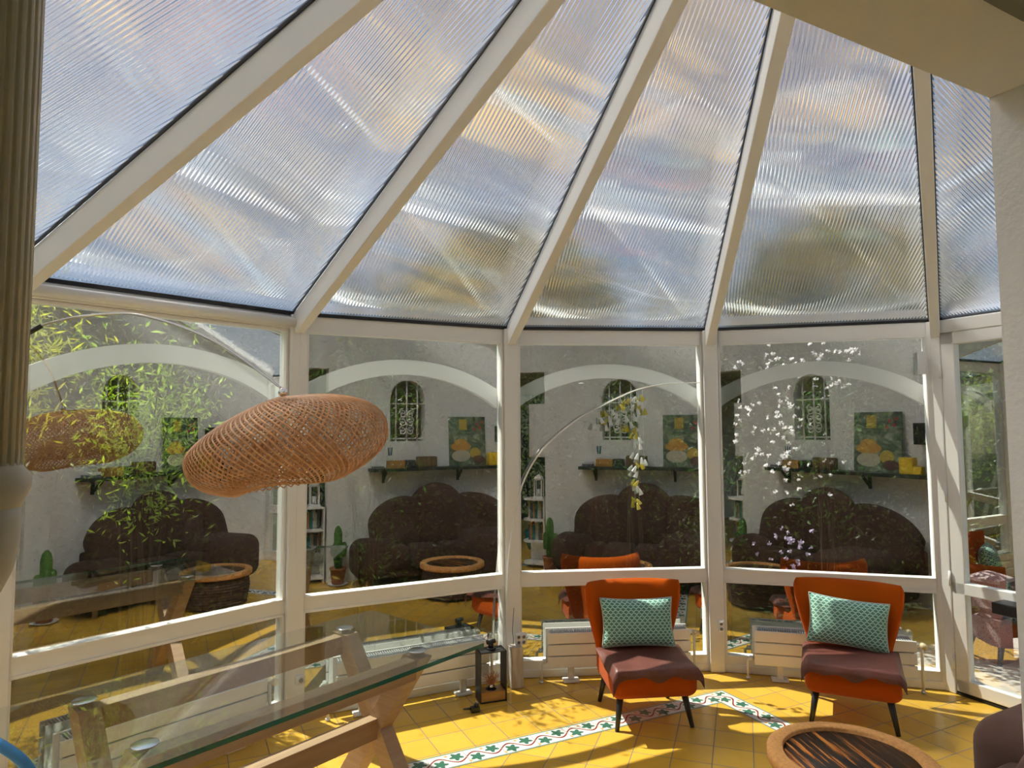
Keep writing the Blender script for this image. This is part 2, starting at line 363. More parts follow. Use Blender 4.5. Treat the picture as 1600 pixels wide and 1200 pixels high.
# house wall with the arched window and the wide opening the picture is taken through
JS, ZL = 1.505, 2.375; WT = .17
wall = B(); MW = frame(W(0, WALLN - WT), WE)
LJ = -.185
def wbox(s0, s1, z0, z1): wall.box((s0, 0, z0), (s1, WT, z1), MW)
ws0, ws1, wz0, wzs = 2.21, 2.63, 1.52, 2.05
RTOP = 3.72
wbox(JS, ws0, 0, 2.6); wbox(ws0, ws1, 0, wz0); wbox(ws1, RS + .1, 0, 2.6); wbox(LS - .1, LJ, 0, 2.6)
N = 18
for i in range(N):
    a0 = ws0 + (ws1 - ws0) * i / N; a1 = ws0 + (ws1 - ws0) * (i + 1) / N; c = (ws0 + ws1) / 2; r = (ws1 - ws0) / 2
    z = [wzs + math.sqrt(max(0, r * r - (q - c) ** 2)) for q in (a0, a1)]
    wall.prism([(a0, z[0]), (a1, z[1]), (a1, 2.6), (a0, 2.6)], WT, MW)
wbox(LJ, JS, ZL, 2.6)
wall.prism([(LS - .1, 2.6), (RS + .1, 2.6), (1.36, 3.76)], WT, MW)
struct(wall.build('wall_house', WALL))
hb = B(); hc = B()
MH = frame(W(0, 0), WE)
for s0, s1, n0, n1 in ((RS, RS + .1, -3.4, WALLN - WT), (LS - .1, LS, -3.4, WALLN - WT)):
    hb.box((s0, n0, 0), (s1, n1, 2.6), MH)
hb.box((LS, -3.4, 0), (-.9, -3.3, 2.6), MH); hb.box((3.0, -3.4, 0), (RS, -3.3, 2.6), MH); hb.box((-.9, -3.4, 2.3), (3.0, -3.3, 2.6), MH)
struct(hb.build('wall_back', WALL))
struct(B().box((LS - .1, -3.4, 2.6), (RS + .1, WALLN - .02, 2.7), MH).build('ceiling', WALL))

# ---------------------------------------------------------------- glazed bay: posts, windows, door, roof
def post(k, name, w=.05):
    a = (V[k + 1] - V[k]).normalized() if k + 1 in V else Vector((.456, -.89, 0)); c = (V[k] - V[k - 1]).normalized() if k - 1 in V else Vector(WN)
    nin = Vector(((a + c).y, -(a + c).x, 0)).normalized(); t = (a + c).normalized()
    M = frame(V[k] - nin * .035, t)     # local y = outward
    b = B(); b.box((-w, -.075, 0), (w, .03, ZH), M, bev=.006)
    return struct(b.build(name, WHITE))
for i, k in enumerate((-1, 0, 1, 2, 3, 4)): post(k, 'trim_%d' % (i + 1))

def window(idx, p, q, arch=True, coat=True):
    p = Vector((*p, 0)); q = Vector((*q, 0)); d = (q - p).normalized(); L = (q - p).length
    M = frame(p, d); o = empty('window_%d' % idx, M=M); struct(o)
    # local x along, y outward, z up
    e = .067
    b = B()
    for a0, a1 in ((-e, 0), (L, L + e)): b.box((a0, -.012, .05), (a1, .06, ZH - .002), bev=.005)
    b.box((-e, -.012, ZT), (L + e, .06, ZH), bev=.005); b.box((-e, -.013, ZLT), (L + e, .06, ZB), bev=.005); b.box((-e, -.013, .045), (L + e, .06, ZLB), bev=.005)
    b.box((-e, -.02, 0), (L + e, .06, .052), bev=.004)
    fr_ = b.build('frame', WHITE, o)
    b = B()   # glazing beads: thin raised lip round each pane
    for z0, z1 in ((ZB, ZT), (ZLB, ZLT)):
        for lo, hi in (((-.014, 0), (.0, 0)), ((L, 0), (L + .014, 0))): b.box((lo[0], -.019, z0 - .012), (hi[0], -.010, z1 + .012))
        b.box((-.014, -.019, z0 - .014), (L + .014, -.010, z0)); b.box((-.014, -.019, z1), (L + .014, -.010, z1 + .014))
    b.build('glazing_bead', WHITE, fr_)
    for z0, z1 in ((ZB, ZT), (ZLB, ZLT)):
        b = B(); b.box((-.01, .010, z0 - .01), (L + .01, .016, z1 + .01)); b.mi[2] = 1; b.build('pane', [CLEAR, COATED], fr_, fix=False)
    if arch:
        m = L / 2; ro, ri = 1.29, 1.115; out = []
        for t in range(25): x = -.66 + 1.32 * t / 24; out.append((m + x, 2.152 - ro + math.sqrt(ro * ro - x * x)))
        for t in range(24, -1, -1): x = -.66 + 1.32 * t / 24; out.append((m + x, 2.053 - ri + math.sqrt(ri * ri - x * x)))
        bb = B()
        for t in range(24):
            a, c = out[t], out[t + 1]; d2, e2 = out[49 - t], out[48 - t]
            bb.prism([a, c, e2, d2], .045, Matrix.Translation((0, .085, 0)))
        bb.build('arched_rail', ARCHM, o)
    return o
for k in (0, 1, 2, 3, 4): window(k + 1, *E[k])
# left glazed side and the strip right of the door, both mostly hidden
pl = W(LS, .80); pe = W(LS, 2.50); window(6, pl[:2], pe[:2])

D0 = Vector((2.825, 4.375, 0)); DD = Vector((.456, -.89, 0)); MD = frame(D0, DD)     # local x along, y outward... checked below
# local y of frame() is z cross x: for DD it points outwards (+x side)
DW = .93
t = empty('door_1', M=MD); struct(t)
b = B()
for lo, hi in (((.012, -.03, .02), (.095, .03, 2.30)), ((DW - .095, -.03, .02), (DW - .012, .03, 2.30)), ((.012, -.03, 2.22), (DW - .012, .03, 2.30)), ((.012, -.03, .628), (DW - .012, .03, .704)), ((.012, -.03, .02), (DW - .012, .03, .10))):
    b.box(lo, hi, bev=.006)
dl_ = b.build('door_leaf', WHITE, t)
for z0, z1 in ((.704, 2.22), (.10, .628)):
    b = B(); b.box((.09, .0, z0 - .01), (DW - .09, .006, z1 + .01)); b.mi[2] = 1; b.build('pane', [CLEAR, COATED], dl_, fix=False)
b = B()
for z in (.2, .72, 1.25, 2.05): b.tube([(.008, -.036, z - .045), (.008, -.036, z + .045)], .008, 10)
b.build('hinge', WHITE, dl_)
b = B(); b.box((.0, -.03, .0), (DW, .04, .014)); b.build('threshold', GASKET, t)
b = B(); b.box((.80, -.05, .98), (.83, -.03, 1.12), bev=.004); b.tube([(.815, -.05, 1.06), (.815, -.085, 1.06), (.70, -.085, 1.06)], .009, 8); b.build('door_handle', STEEL, dl_)
b = B()
for x0, x1 in ((-.05, .012), (DW - .012, DW + .05)): b.box((x0, -.035, 0), (x1, .06, ZH), MD, bev=.006)
b.box((-.03, -.035, 2.30), (DW + .05, .06, ZH), MD, bev=.006)
struct(b.build('trim_7', WHITE))
pq = D0 + DD * (DW + .12); pr = W(RS - .02, .80); window(7, pq[:2], pr[:2])

# roof: rafters from every post to the apex on the house wall, ribbed panels between
eave = [W(LS, .76), V[-1], V[0], V[1], V[2], V[3], V[4], W(RS, .76)]
roof = struct(empty('ceiling'))
def toward(p, q, t): return p + (q - p) * t
def panel(p, q):
    m0 = (p + q) / 2; out = (m0 - Vector((APEX.x, APEX.y, 0))).normalized()
    P = Vector((p.x, p.y, ZH + .012)); Q = Vector((q.x, q.y, ZH + .012)); A = APEX.copy()
    u = (Q - P).normalized(); nrm = (Q - P).cross(A - P).normalized()
    if nrm.z < 0: nrm = -nrm
    down = -(A - P - u * (A - P).dot(u)).normalized()
    P2 = P + down * .05; Q2 = Q + down * .05
    def uv(X): return ((X - P).dot(u), (X - P).dot(-down))
    vs = [P2, Q2, A]; th = .016
    b = B(); b.add([v for v in vs] + [v + nrm * th for v in vs], [(0, 1, 2), (3, 5, 4)], uv=[uv(v) for v in vs] * 2)
    b.mi = [0, 1]
    if (vs[1] - vs[0]).cross(vs[2] - vs[0]).z > 0: b.f = [tuple(reversed(f)) for f in b.f]; b.uv = {k: list(reversed(x)) for k, x in b.uv.items()}
    b.build('ribbed_panel', [ROOF, CLEAR], roof, fix=False)
    g = B(); g.beam(P + Vector((0, 0, -.002)) , Q + Vector((0, 0, -.002)), .03, .022); g.build('eave_gasket', GASKET, roof)
    g = B()
    for V0 in (P, Q):
        side = u if V0 is P else -u
        a0 = V0 + side * .036; a1 = A + side * .036
        g.beam(a0, toward(a0, a1, .97), .006, .018, nrm)
    g.build('rafter_gasket', GASKET, roof)
for i in range(len(eave) - 1): panel(eave[i], eave[i + 1])
for k in (-1, 0, 1, 2, 3, 4):
    p = V[k]; cin = (Vector((APEX.x, APEX.y, 0)) - p).normalized()
    a0 = Vector((p.x, p.y, ZH - .055)) + cin * .02; a1 = APEX - Vector((0, 0, .065))
    b = B(); b.beam(a0, a1, .056, .125, bev=.004); b.build('rafter', WHITE, roof)
b = B(); b.beam(W(LS, .775, ZH), W(1.338, .775, 3.61), .05, .1); b.beam(W(RS, .775, ZH), W(1.338, .775, 3.61), .05, .1); b.build('wall_rafter', WHITE, roof)

# fluted half column hanging at the left jamb
cx = Vector((-.424, .535, 0))
t = thing('fluted_column', 'turned column with fluted shaft at the left edge of the picture, in front of the left window', 'column', (cx.x, cx.y, 1.566))
Mc = Matrix.Translation(cx); fl_ = lambda a, z: 1 - .055 * max(0, math.cos(26 * a)) ** 1
B().lathe([(.0285, 1.672), (.0300, 2.0), (.0300, 2.38)], Mc, 208, flute=fl_).build('fluted_shaft', WHITE, t)
B().lathe([(.028, 1.638), (.030, 1.643), (.0345, 1.653), (.0345, 1.663), (.0285, 1.671), (.028, 1.674)], Mc, 48).build('torus_ring', WHITE, t)
B().lathe([(.0, 1.560), (.008, 1.562), (.017, 1.571), (.0245, 1.588), (.028, 1.61), (.0285, 1.625), (.028, 1.640)], Mc, 48).build('drop_finial', WHITE, t)

# ---------------------------------------------------------------- armchairs, cushions, leather throws
def slab(b, S, T, nu=20, nv=20, p=10):
    """closed upholstered shell about a mid surface S(u,v), u,v in -1..1; thickness T fades to a rounded rim"""
    def nrm(u, v):
        e = 1e-3; return (Vector(S(u + e, v)) - Vector(S(u - e, v))).cross(Vector(S(u, v + e)) - Vector(S(u, v - e))).normalized()
    def k(t): return math.copysign(1 - (1 - abs(t)) ** 1.7, t)
    fs = []; vs = []
    for side in (1, -1):
        for j in range(nv + 1):
            for i in range(nu + 1):
                u = k(-1 + 2 * i / nu); v = k(-1 + 2 * j / nv)
                t = T * (1 - abs(u) ** p) ** .5 * (1 - abs(v) ** p) ** .5
                vs.append(Vector(S(u, v)) + nrm(u, v) * t * .5 * side)
    w = nu + 1; o = w * (nv + 1)
    for j in range(nv):
        for i in range(nu):
            a = j * w + i; fs.append((a, a + 1, a + w + 1, a + w)); fs.append((o + a, o + a + w, o + a + w + 1, o + a + 1))
    b.add(vs, fs, True)
def weld(o, d=.0008):
    b = bmesh.new(); b.from_mesh(o.data); bmesh.ops.remove_doubles(b, verts=b.verts[:], dist=d); bmesh.ops.recalc_face_normals(b, faces=b.faces[:]); b.to_mesh(o.data); b.free(); return o
def armchair(M, label):
    t = thing('armchair', label, 'armchair', M=M, group='orange armchairs by the windows')
    def hw(z):
        pts = [(.17, .225), (.30, .232), (.36, .240), (.48, .272), (.60, .298), (.69, .306), (.735, .292)]
        for (z0, w0), (z1, w1) in zip(pts, pts[1:]):
            if z <= z1: f = (z - z0) / (z1 - z0); return w0 + (w1 - w0) * f
        return pts[-1][1]
    def S(u, v):
        z = .175 + (.735 - .175) * (v + 1) / 2; w = hw(z); up = max(0, (z - .34) / .39)
        y = .235 + .075 * up - (.035 + .10 * up ** .8) * abs(u) ** 2.4
        return (w * u, y, z - .012 * (1 - u * u) * (v > .9))
    b = B(); slab(b, S, .075, 26, 22, 9); weld(b.build('backrest', ORANGE, t))
    b = B(); b.box((-.238, -.265, .165), (.238, .235, .345), bev=.055, seg=5)
    for i, v in enumerate(b.v):
        x, y, z = v
        if y < -.05: x *= 1 + .04 * min(1, (-y - .05) / .2)
        if y < -.1 and z < .22: y += .03 * (1 - (z - .165) / .055)
        b.v[i] = (x, y, z)
    b.build('seat', ORANGE, t)
    for sx in (-1, 1):
        for yb, yt in ((-.21, -.17), (.21, .17)):
            b = B(); b.tube([(sx * .185, yt, .19), (sx * .218, yb, 0)], [.021, .012], 14); b.build('leg', LEGBLACK, t)
    return t
M1 = Matrix.Translation((.772, 4.09, 0)) @ Matrix.Rotation(rad(6), 4, 'Z'); M2 = Matrix.Translation((1.997, 4.06, 0)) @ Matrix.Rotation(rad(-25), 4, 'Z')
armchair(M1, 'orange armchair in the middle window bay, whose front leg stands on the vine border')
armchair(M2, 'orange armchair nearer the white door, behind the round cork table')
def pillow(b, w, h, T, nu=28, nv=20):
    def P(side):
        def fn(s, r):
            u = -1 + 2 * s; v = -1 + 2 * r
            t = T * .5 * ((1 - abs(u) ** 2.6) * (1 - abs(v) ** 2.6)) ** .42 * side
            pin = 1 - .07 * (1 - v * v) * abs(u) ** 3; pv = 1 - .09 * (1 - u * u) * abs(v) ** 3
            return (w / 2 * u * pin, t, h / 2 * v * pv)
        return fn
    b.grid(P(-1), nu, nv); b.grid(P(1), nu, nv)
def cushion(Mc, label):
    t = thing('cushion', label, 'cushion', M=Mc, group='mint cushions')
    b = B(); pillow(b, .445, .285, .15); cv = b.build('cover', SCALLOP, t)
    b = B(); pts = []
    for i in range(64):
        s = i / 16; k = int(s); f = s - k; u, v = [(-1 + 2 * f, -1), (1, -1 + 2 * f), (1 - 2 * f, 1), (-1, 1 - 2 * f)][k]
        pin = 1 - .07 * (1 - v * v) * abs(u) ** 3; pv = 1 - .09 * (1 - u * u) * abs(v) ** 3
        pts.append((.2235 * u * pin, 0, .143 * v * pv))
    b.tube(pts, .0045, 6, closed=True); b.build('piping', PIPING, cv)
def lean(M, x, y, z, tilt, yaw, roll): return M @ Matrix.Translation((x, y - .012, z + .006)) @ Matrix.Rotation(rad(yaw), 4, 'Z') @ Matrix.Rotation(rad(-tilt), 4, 'X') @ Matrix.Rotation(rad(roll), 4, 'Y')
cushion(lean(M1, .0, .115, .497, 14, -4, 0), 'mint scallop-patterned cushion leaning on the armchair in the middle window bay')
cushion(lean(M2, -.005, .115, .497, 14, 5, 5), 'mint scallop-patterned cushion leaning on the armchair nearer the door')
def throw(M, label, seed, left):
    q = random.Random(seed); ph = q.random() * 6
    def fn(u, v):
        x = -.262 + .524 * u; L = v * .52
        wob = .012 * math.sin(u * 13 + ph) + .010 * math.sin(u * 22 + 2 * ph); hang = .055 + wob + (left * .035 * max(0, 1 - u * 5)) + .02 * (u - .5) * left
        y = .12 - L; z = .353 + .006 * math.sin(u * 9 + ph) * v
        if y < -.262:
            d = min((-.262 - y) * (hang / .138), hang); y = -.262 - .016 - .007 * math.sin(u * 20 + ph) * d / .05 - .012 * min(1, d / .03); z = .351 - d + .004
        if abs(x) > .232: z -= (abs(x) - .232) * 1.5 * min(1, v * 2)
        return (x, y, z)
    b = B(); b.grid(fn, 56, 40, uvs=False); o = b.build('leather_throw', LEATHER); o.matrix_world = M
    sd = o.modifiers.new('thick', 'SOLIDIFY'); sd.thickness = .0035; sd.offset = 1
    sb = o.modifiers.new('smooth', 'SUBSURF'); sb.levels = 1; sb.render_levels = 1
    tag(o, label, 'leather throw', 'brown leather throws')
throw(M1, 'brown leather hide on the seat of the armchair in the middle window bay', 3, 1)
throw(M2, 'brown leather hide on the seat of the armchair nearer the door', 8, -.3)

# ---------------------------------------------------------------- radiators
def pane_frame(k):
    p = v2(E[k][0]); q = v2(E[k][1]); d = (q - p).normalized(); return Matrix(((d.x, d.y, 0, (p.x + q.x) / 2), (d.y, -d.x, 0, (p.y + q.y) / 2), (0, 0, 1, 0), (0, 0, 0, 1)))
# local x along the pane, y into the room (left-handed mirror is avoided by building with explicit points)
def PF(k, x, y, z):
    p = v2(E[k][0]); q = v2(E[k][1]); d = (q - p).normalized(); n = Vector((d.y, -d.x, 0)); return (p + q) / 2 + d * x + n * y + Vector((0, 0, z))
def radiator(k, label):
    d = (v2(E[k][1]) - v2(E[k][0])).normalized()
    M = frame(PF(k, 0, 0, 0), d)      # local y outward, so the room side is -y
    t = thing('radiator', label, 'radiator', M=M, group='low white radiators')
    b = B(); b.box((-.49, -.055, .105), (.49, -.043, .338), bev=.003); b.build('back_panel', WHITE, t)
    for i in range(3):
        b = B(); z = .107 + i * .077; b.box((-.488, -.152, z), (.488, -.138, z + .070), bev=.004); b.build('front_slat', WHITE, t)
    b = B()
    for i in range(66): x = -.465 + .93 * i / 65; b.box((x - .0022, -.137, .20), (x + .0022, -.056, .331))
    b.box((-.475, -.137, .12), (.475, -.13, .31)); b.build('fin_grille', STEELW, t)
    for sx in (-1, 1):
        b = B(); b.box((sx * .325 - .02, -.115, .012), (sx * .325 + .02, -.085, .20), bev=.004); b.box((sx * .325 - .055, -.14, 0), (sx * .325 + .055, -.06, .014), bev=.005); b.build('foot', WHITE, t)
    b = B(); b.tube([(-.48, -.1, .135), (-.51, -.1, .135), (-.527, -.105, .12), (-.527, -.105, 0)], .009, 10); b.tube([(-.49, -.1, .135), (-.515, -.1, .135)], .016, 10); b.tube([(-.527, -.105, .012), (-.527, -.105, .0)], .014, 10); b.build('return_pipe', WHITE, t)
    b = B(); b.tube([(.48, -.1, .30), (.515, -.1, .30), (.527, -.105, .28), (.527, -.105, 0)], .009, 10); b.tube([(.49, -.1, .30), (.53, -.1, .30)], .014, 10); b.tube([(.527, -.105, .012), (.527, -.105, .0)], .014, 10); sp = b.build('supply_pipe', WHITE, t)
    b = B(); b.tube([(.527, -.10, .30), (.532, -.155, .30)], [.017, .02], 14); b.build('valve_knob', CREAM, sp)
STEELW = mat('pale_fin_metal', (.6, .61, .6), .4)
radiator(1, 'low white slatted radiator behind the glass dining table, under the leftmost window')
radiator(2, 'low white slatted radiator left of the black lantern')
radiator(3, 'low white slatted radiator behind the armchair in the middle window bay')
radiator(4, 'low white slatted radiator behind the armchair nearer the door')

# ---------------------------------------------------------------- glass dining table
UD = Vector((.643, .766, 0)); VD = Vector((.766, -.643, 0))
MT = frame(UD * 1.445 - VD * 2.48, UD)      # local x along, y to the windows (-VD)
t = thing('dining_table', 'oak dining table with a clear glass top and crossed legs', 'table', M=MT)
gl_, gw = .835, .415; zt0, zt1 = .723, .740
cor = .025
out = [(-gl_ + cor, -gw), (gl_ - cor, -gw), (gl_, -gw + cor), (gl_, gw - cor), (gl_ - cor, gw), (-gl_ + cor, gw), (-gl_, gw - cor), (-gl_, -gw + cor)]
b = B(); n = len(out)
b.add([(x, y, zt1) for x, y in out], [tuple(range(n))]); b.add([(x, y, zt0) for x, y in out], [tuple(range(n - 1, -1, -1))], mi=1)
b.add([(x, y, zt1) for x, y in out] + [(x, y, zt0) for x, y in out], [(i, n + i, n + (i + 1) % n, (i + 1) % n) for i in range(n)], mi=2)
for i_ in (2, 3, 4): b.mi[2 + i_] = 1      # far edges clear by material, imitating how light makes them vanish there
gt_ = b.build('glass_top', [TGLASS, CLEAR, TEDGE], t, fix=False)
OAKL = oak_along('oak_lengthwise', (1.6, 30, 30))
for sy in (-1, 1):
    b = B(); b.box((-.519, sy * .26 - .034, .632), (.519, sy * .26 + .034, .715), bev=.003); b.build('top_rail', OAKL, t)
for sx in (-1, 1):
    x = sx * .555
    for sy in (-1, 1):
        b = B(); yy = sy * .26
        b.prism([(-yy + -.045 * 1.2, 0), (-yy + .045 * 1.2, 0), (yy + .045 * 1.2, .7215), (yy - .045 * 1.2, .7215)], .072 if sy > 0 else .070, Matrix.Translation((x + (.036 if sy > 0 else .035), 0, 0)) @ Matrix.Rotation(rad(90), 4, 'Z'))
        b.build('crossed_leg', OAK, t)
b = B(); b.box((-.525, -.034, .315), (.525, .034, .405), bev=.003); b.build('stretcher', OAKL, t)
for sx in (-1, 1):
    for sy in (-1, 1):
        b = B(); b.lathe([(.040, .7402), (.040, .7422), (.038, .7428), (.0, .7429)], Matrix.Translation((sx * .555, sy * .26, 0)), 36); b.build('steel_disc', STEEL, gt_)

# ---------------------------------------------------------------- arc lamp with woven shade
def bez(P, n):
    out = []; P = [Vector(p) for p in P]; P = [P[0] * 2 - P[1]] + P + [P[-1] * 2 - P[-2]]
    for i in range(1, len(P) - 2):
        for k in range(n):
            u = k / n; a, b_, c, d = P[i - 1:i + 3]
            out.append(.5 * (2 * b_ + (c - a) * u + (2 * a - 5 * b_ + 4 * c - d) * u * u + (3 * b_ - a - 3 * c + d) * u ** 3))
    return out + [P[-2]]
t = thing('arc_lamp', 'arc lamp with a big woven bamboo shade hanging over the glass dining table', 'lamp', (-2.33, 2.50, 0))
rod = bez([(-2.33, 2.50, .03), (-2.34, 2.55, .8), (-2.32, 2.66, 1.5), (-2.239, 2.74, 1.84), (-2.055, 2.76, 2.079), (-1.970, 2.76, 2.128), (-1.89, 2.74, 2.146), (-1.752, 2.71, 2.164), (-1.552, 2.68, 2.168), (-1.349, 2.64, 2.119), (-1.151, 2.60, 2.036), (-.984, 2.56, 1.931), (-.872, 2.535, 1.85)], 6)
b = B(); b.tube(rod, .0055, 10); b.build('curved_rod', CHROME, t)
b = B(); b.tube([(-2.055, 2.765, 2.079), (-1.955, 2.757, 2.132)], .0095, 12); b.build('rod_joint', BLACK, t)
b = B(); b.lathe([(.0, -.018), (.010, -.015), (.016, -.007), (.018, 0), (.016, .007), (.010, .015), (0, .018)], Matrix.Translation((-.869, 2.532, 1.838)), 20); b.build('ball_joint', CHROME, t)
b = B(); b.lathe([(.17, 0), (.17, .025), (.16, .03), (0, .03)], Matrix.Translation((-2.33, 2.50, 0)), 40); b.build('round_base', STEEL, t)
SH = Matrix.Translation((-.882, 2.60, 1.648)) @ Matrix.Rotation(rad(19), 4, 'Z') @ Matrix.Rotation(rad(-8.5), 4, 'Y')
def sprof(s):
    """from the crown (0) round the belly and underneath to the lower rim (1)"""
    ph = math.pi * (.03 + .80 * s)
    r = .395 * abs(math.sin(ph)) ** .82; z = .172 * (math.copysign(abs(math.cos(ph)) ** .9, math.cos(ph)))
    return r, z
def spt(s, a):
    r, z = sprof(s); x = r * math.cos(a); y = r * math.sin(a)
    if x < 0:
        if z > 0: z *= 1 - .42 * min(1, -x / .40)
        z -= .16 * x * x; x *= .91
    return Vector((x, y, z + .012 * math.sin(3 * a + 1) * s))
b = B(); NS = 94
for fam in (1, -1):
    for i in range(NS):
        a0 = 2 * math.pi * i / NS; pts = []; steps = 34
        vs = []; fs = []
        for k in range(steps + 1):
            s = k / steps; a = a0 + fam * 1.15 * s; p = spt(s, a); e = 1e-3
            tn = (spt(min(1, s + e), a0 + fam * 1.15 * min(1, s + e)) - spt(s - e, a0 + fam * 1.15 * (s - e))).normalized()
            nr = (spt(s + .01, a) - spt(s - .01, a)).cross(spt(s, a + .01) - spt(s, a - .01)).normalized(); bn = tn.cross(nr).normalized()
            wv = .0035; off = .0016 * fam
            vs += [p + nr * off + bn * wv, p + nr * (off + .0014), p + nr * off - bn * wv, p + nr * (off - .0014)]
        for k in range(steps):
            for m in range(4): fs.append((4 * k + m, 4 * k + (m + 1) % 4, 4 * k + 4 + (m + 1) % 4, 4 * k + 4 + m))
        b.add(vs, fs, False, M=SH)
for s in (.0, .985, 1.0): b.tube([SH @ spt(s, 2 * math.pi * k / 60) for k in range(60)], .004, 6, closed=True)
ws_ = b.build('woven_shade', RATTAN, t, fix=False)
b = B()   # inner woven cup reaching up from the lower rim
for fam in (1, -1):
    for i in range(60):
        pts = []
        for k in range(9):
            q = k / 8; a = 2 * math.pi * i / 60 + fam * .9 * q; r = .235 - .12 * q ** 1.6; z = -.155 + .17 * q
            pts.append(SH @ Vector((r * math.cos(a), r * math.sin(a), z)))
        b.tube(pts, .0022, 4)
b.build('inner_cup', RATTAN, ws_)
b = B(); b.tube([(-.869, 2.532, 1.825), SH @ Vector((0, 0, .05))], .006, 8); b.lathe([(.0, -.03), (.03, -.01), (.035, .02), (.02, .06), (.016, .09), (0, .095)], SH @ Matrix.Translation((0, 0, -.04)), 20); b.build('bulb_holder', WHITE, t)

# ---------------------------------------------------------------- small things on the floor and posts
ML = frame((-.1425, 4.315, 0), Vector((.161, .056, 0)))     # local x along the front, y away
t = thing('lantern', 'black metal lantern with a wooden base and dry copper stems, on the floor', 'lantern', M=ML)
b = B(); w, d, hh = .086, .057, .305
for lo, hi in (((-w, -d, 0), (-w + .006, d, hh)), ((w - .006, -d, 0), (w, d, hh)), ((-w, -d, hh - .006), (w, d, hh)), ((-w, -d, 0), (w, d, .006))): b.box(lo, hi)
b.build('frame', BLACK, t)
b = B(); b.box((-w + .007, -d + .004, .0065), (w - .007, d - .004, .062), bev=.002); b.build('wooden_base', BOXWOOD, t)
b = B(); b.lathe([(.034, .0625), (.034, .066), (.0, .0665)], None, 24); b.build('dark_cup', BLACK, t)
b = B(); b.lathe([(.0, .068), (.022, .069), (.019, .09), (.0, .093)], None, 12); b.build('silver_wrap', STEEL, t)
b = B()
for i in range(130):
    a = R.random() * 6.28; q = R.random() ** .6; p0 = Vector((R.uniform(-.012, .012), R.uniform(-.012, .012), .075)); p1 = Vector((.062 * q * math.cos(a), .048 * q * math.sin(a), .10 + R.random() * .065))
    b.tube([p0, (p0 + p1) / 2 + Vector((0, 0, .012)), p1], .0012, 4)
b.build('dry_stems', STRAW, t)
b = B(); b.tube([(0, 0, hh), (0, 0, hh + .012)], .03, 16); b.tube([(0, 0, hh + .012), (0, 0, hh + .04)], .017, 14); b.tube([(-.028, 0, hh + .045), (.028, 0, hh + .05)], .014, 12); b.build('top_knob', BLACK, t)
MP = Matrix.Translation((-.235, 4.125, 0)) @ Matrix.Rotation(rad(20), 4, 'Z')
t = thing('plug_adapter', 'small black plug adapter lying on the yellow floor', 'plug', M=MP)
b = B(); b.box((-.025, -.018, 0), (.03, .018, .032), bev=.005); b.tube([(.012, 0, .03), (.012, 0, .046)], .015, 14); b.build('housing', BLACK, t)
b = B(); b.tube([(-.02, 0, .022), (-.05, -.004, .026), (-.07, -.006, .028)], [.009, .007, .005], 8); b.build('cord_sleeve', BLACK, t)
b = B()
for y in (-.008, .008): b.tube([(.012, y, .044), (.012, y, .062)], .0022, 8)
b.build('pin', CHROME, t)
t = tag(B().box((-.042, -.04, 0), (.042, .04, .262), frame((.012, 4.515, 0), Vector((.95, .32, 0))), bev=.003).build('wooden_block', WHITEWOOD), 'whitewashed wooden block standing behind the black lantern', 'wooden block')
def socket(p, d, label, rows, cols, s=.034):
    M = frame(p, d); t = thing('wall_socket', label, 'socket', M=M, group='white wall sockets')
    w, h = cols * s, rows * s
    b = B(); b.box((-w / 2 - .004, -.038, -h / 2 - .004), (w / 2 + .004, 0, h / 2 + .004), bev=.006); b.build('housing', SOCKETW, t)
    for i in range(rows):
        for j in range(cols):
            c = (-w / 2 + s * (j + .5), -.039, -h / 2 + s * (i + .5)); b = B()
            b.tube([(c[0], -.037, c[2]), (c[0], -.0400, c[2])], s * .42, 16)
            ol = b.build('outlet', SOCKETW, t)
            b = B()
            b.tube([(c[0], -.0385, c[2]), (c[0], -.0405, c[2])], s * .3, 14)
            b.build('outlet_well', SOCKHOLE, ol)
def inw(k):
    a = (V[k + 1] - V[k]).normalized(); c = (V[k] - V[k - 1]).normalized(); t_ = (a + c).normalized(); return Vector((t_.y, -t_.x, 0)), t_
n2, t2 = inw(2); n3, t3 = inw(3); n1, t1 = inw(1)
socket(V[2] + n2 * .111 + Vector((0, 0, .30)) + t2 * .025, t2, 'white four-outlet socket on the window post above the wooden block', 2, 2)
socket(V[3] + n3 * .111 + Vector((0, 0, .345)) + t3 * .005, t3, 'white double socket on the window post between the two armchairs', 2, 1)
socket(V[1] + n1 * .111 + Vector((0, 0, .27)), t1, 'white single socket low on the window post behind the glass table', 1, 1, .045)
# cables
tag(B().tube(bez([V[2] + n2 * .12 - t2 * .03 + Vector((0, 0, .01)), V[2] + n2 * .125 - t2 * .045 + Vector((0, 0, .12)), V[2] + n2 * .115 - t2 * .02 + Vector((0, 0, .28)), V[2] + n2 * .13 - t2 * .03 + Vector((0, 0, .36)), V[2] + n2 * .115 - t2 * .015 + Vector((0, 0, .5))], 8), .002, 6).build('black_cable', BLACK), 'thin black cable on the window post beside the four-outlet socket', 'cable')
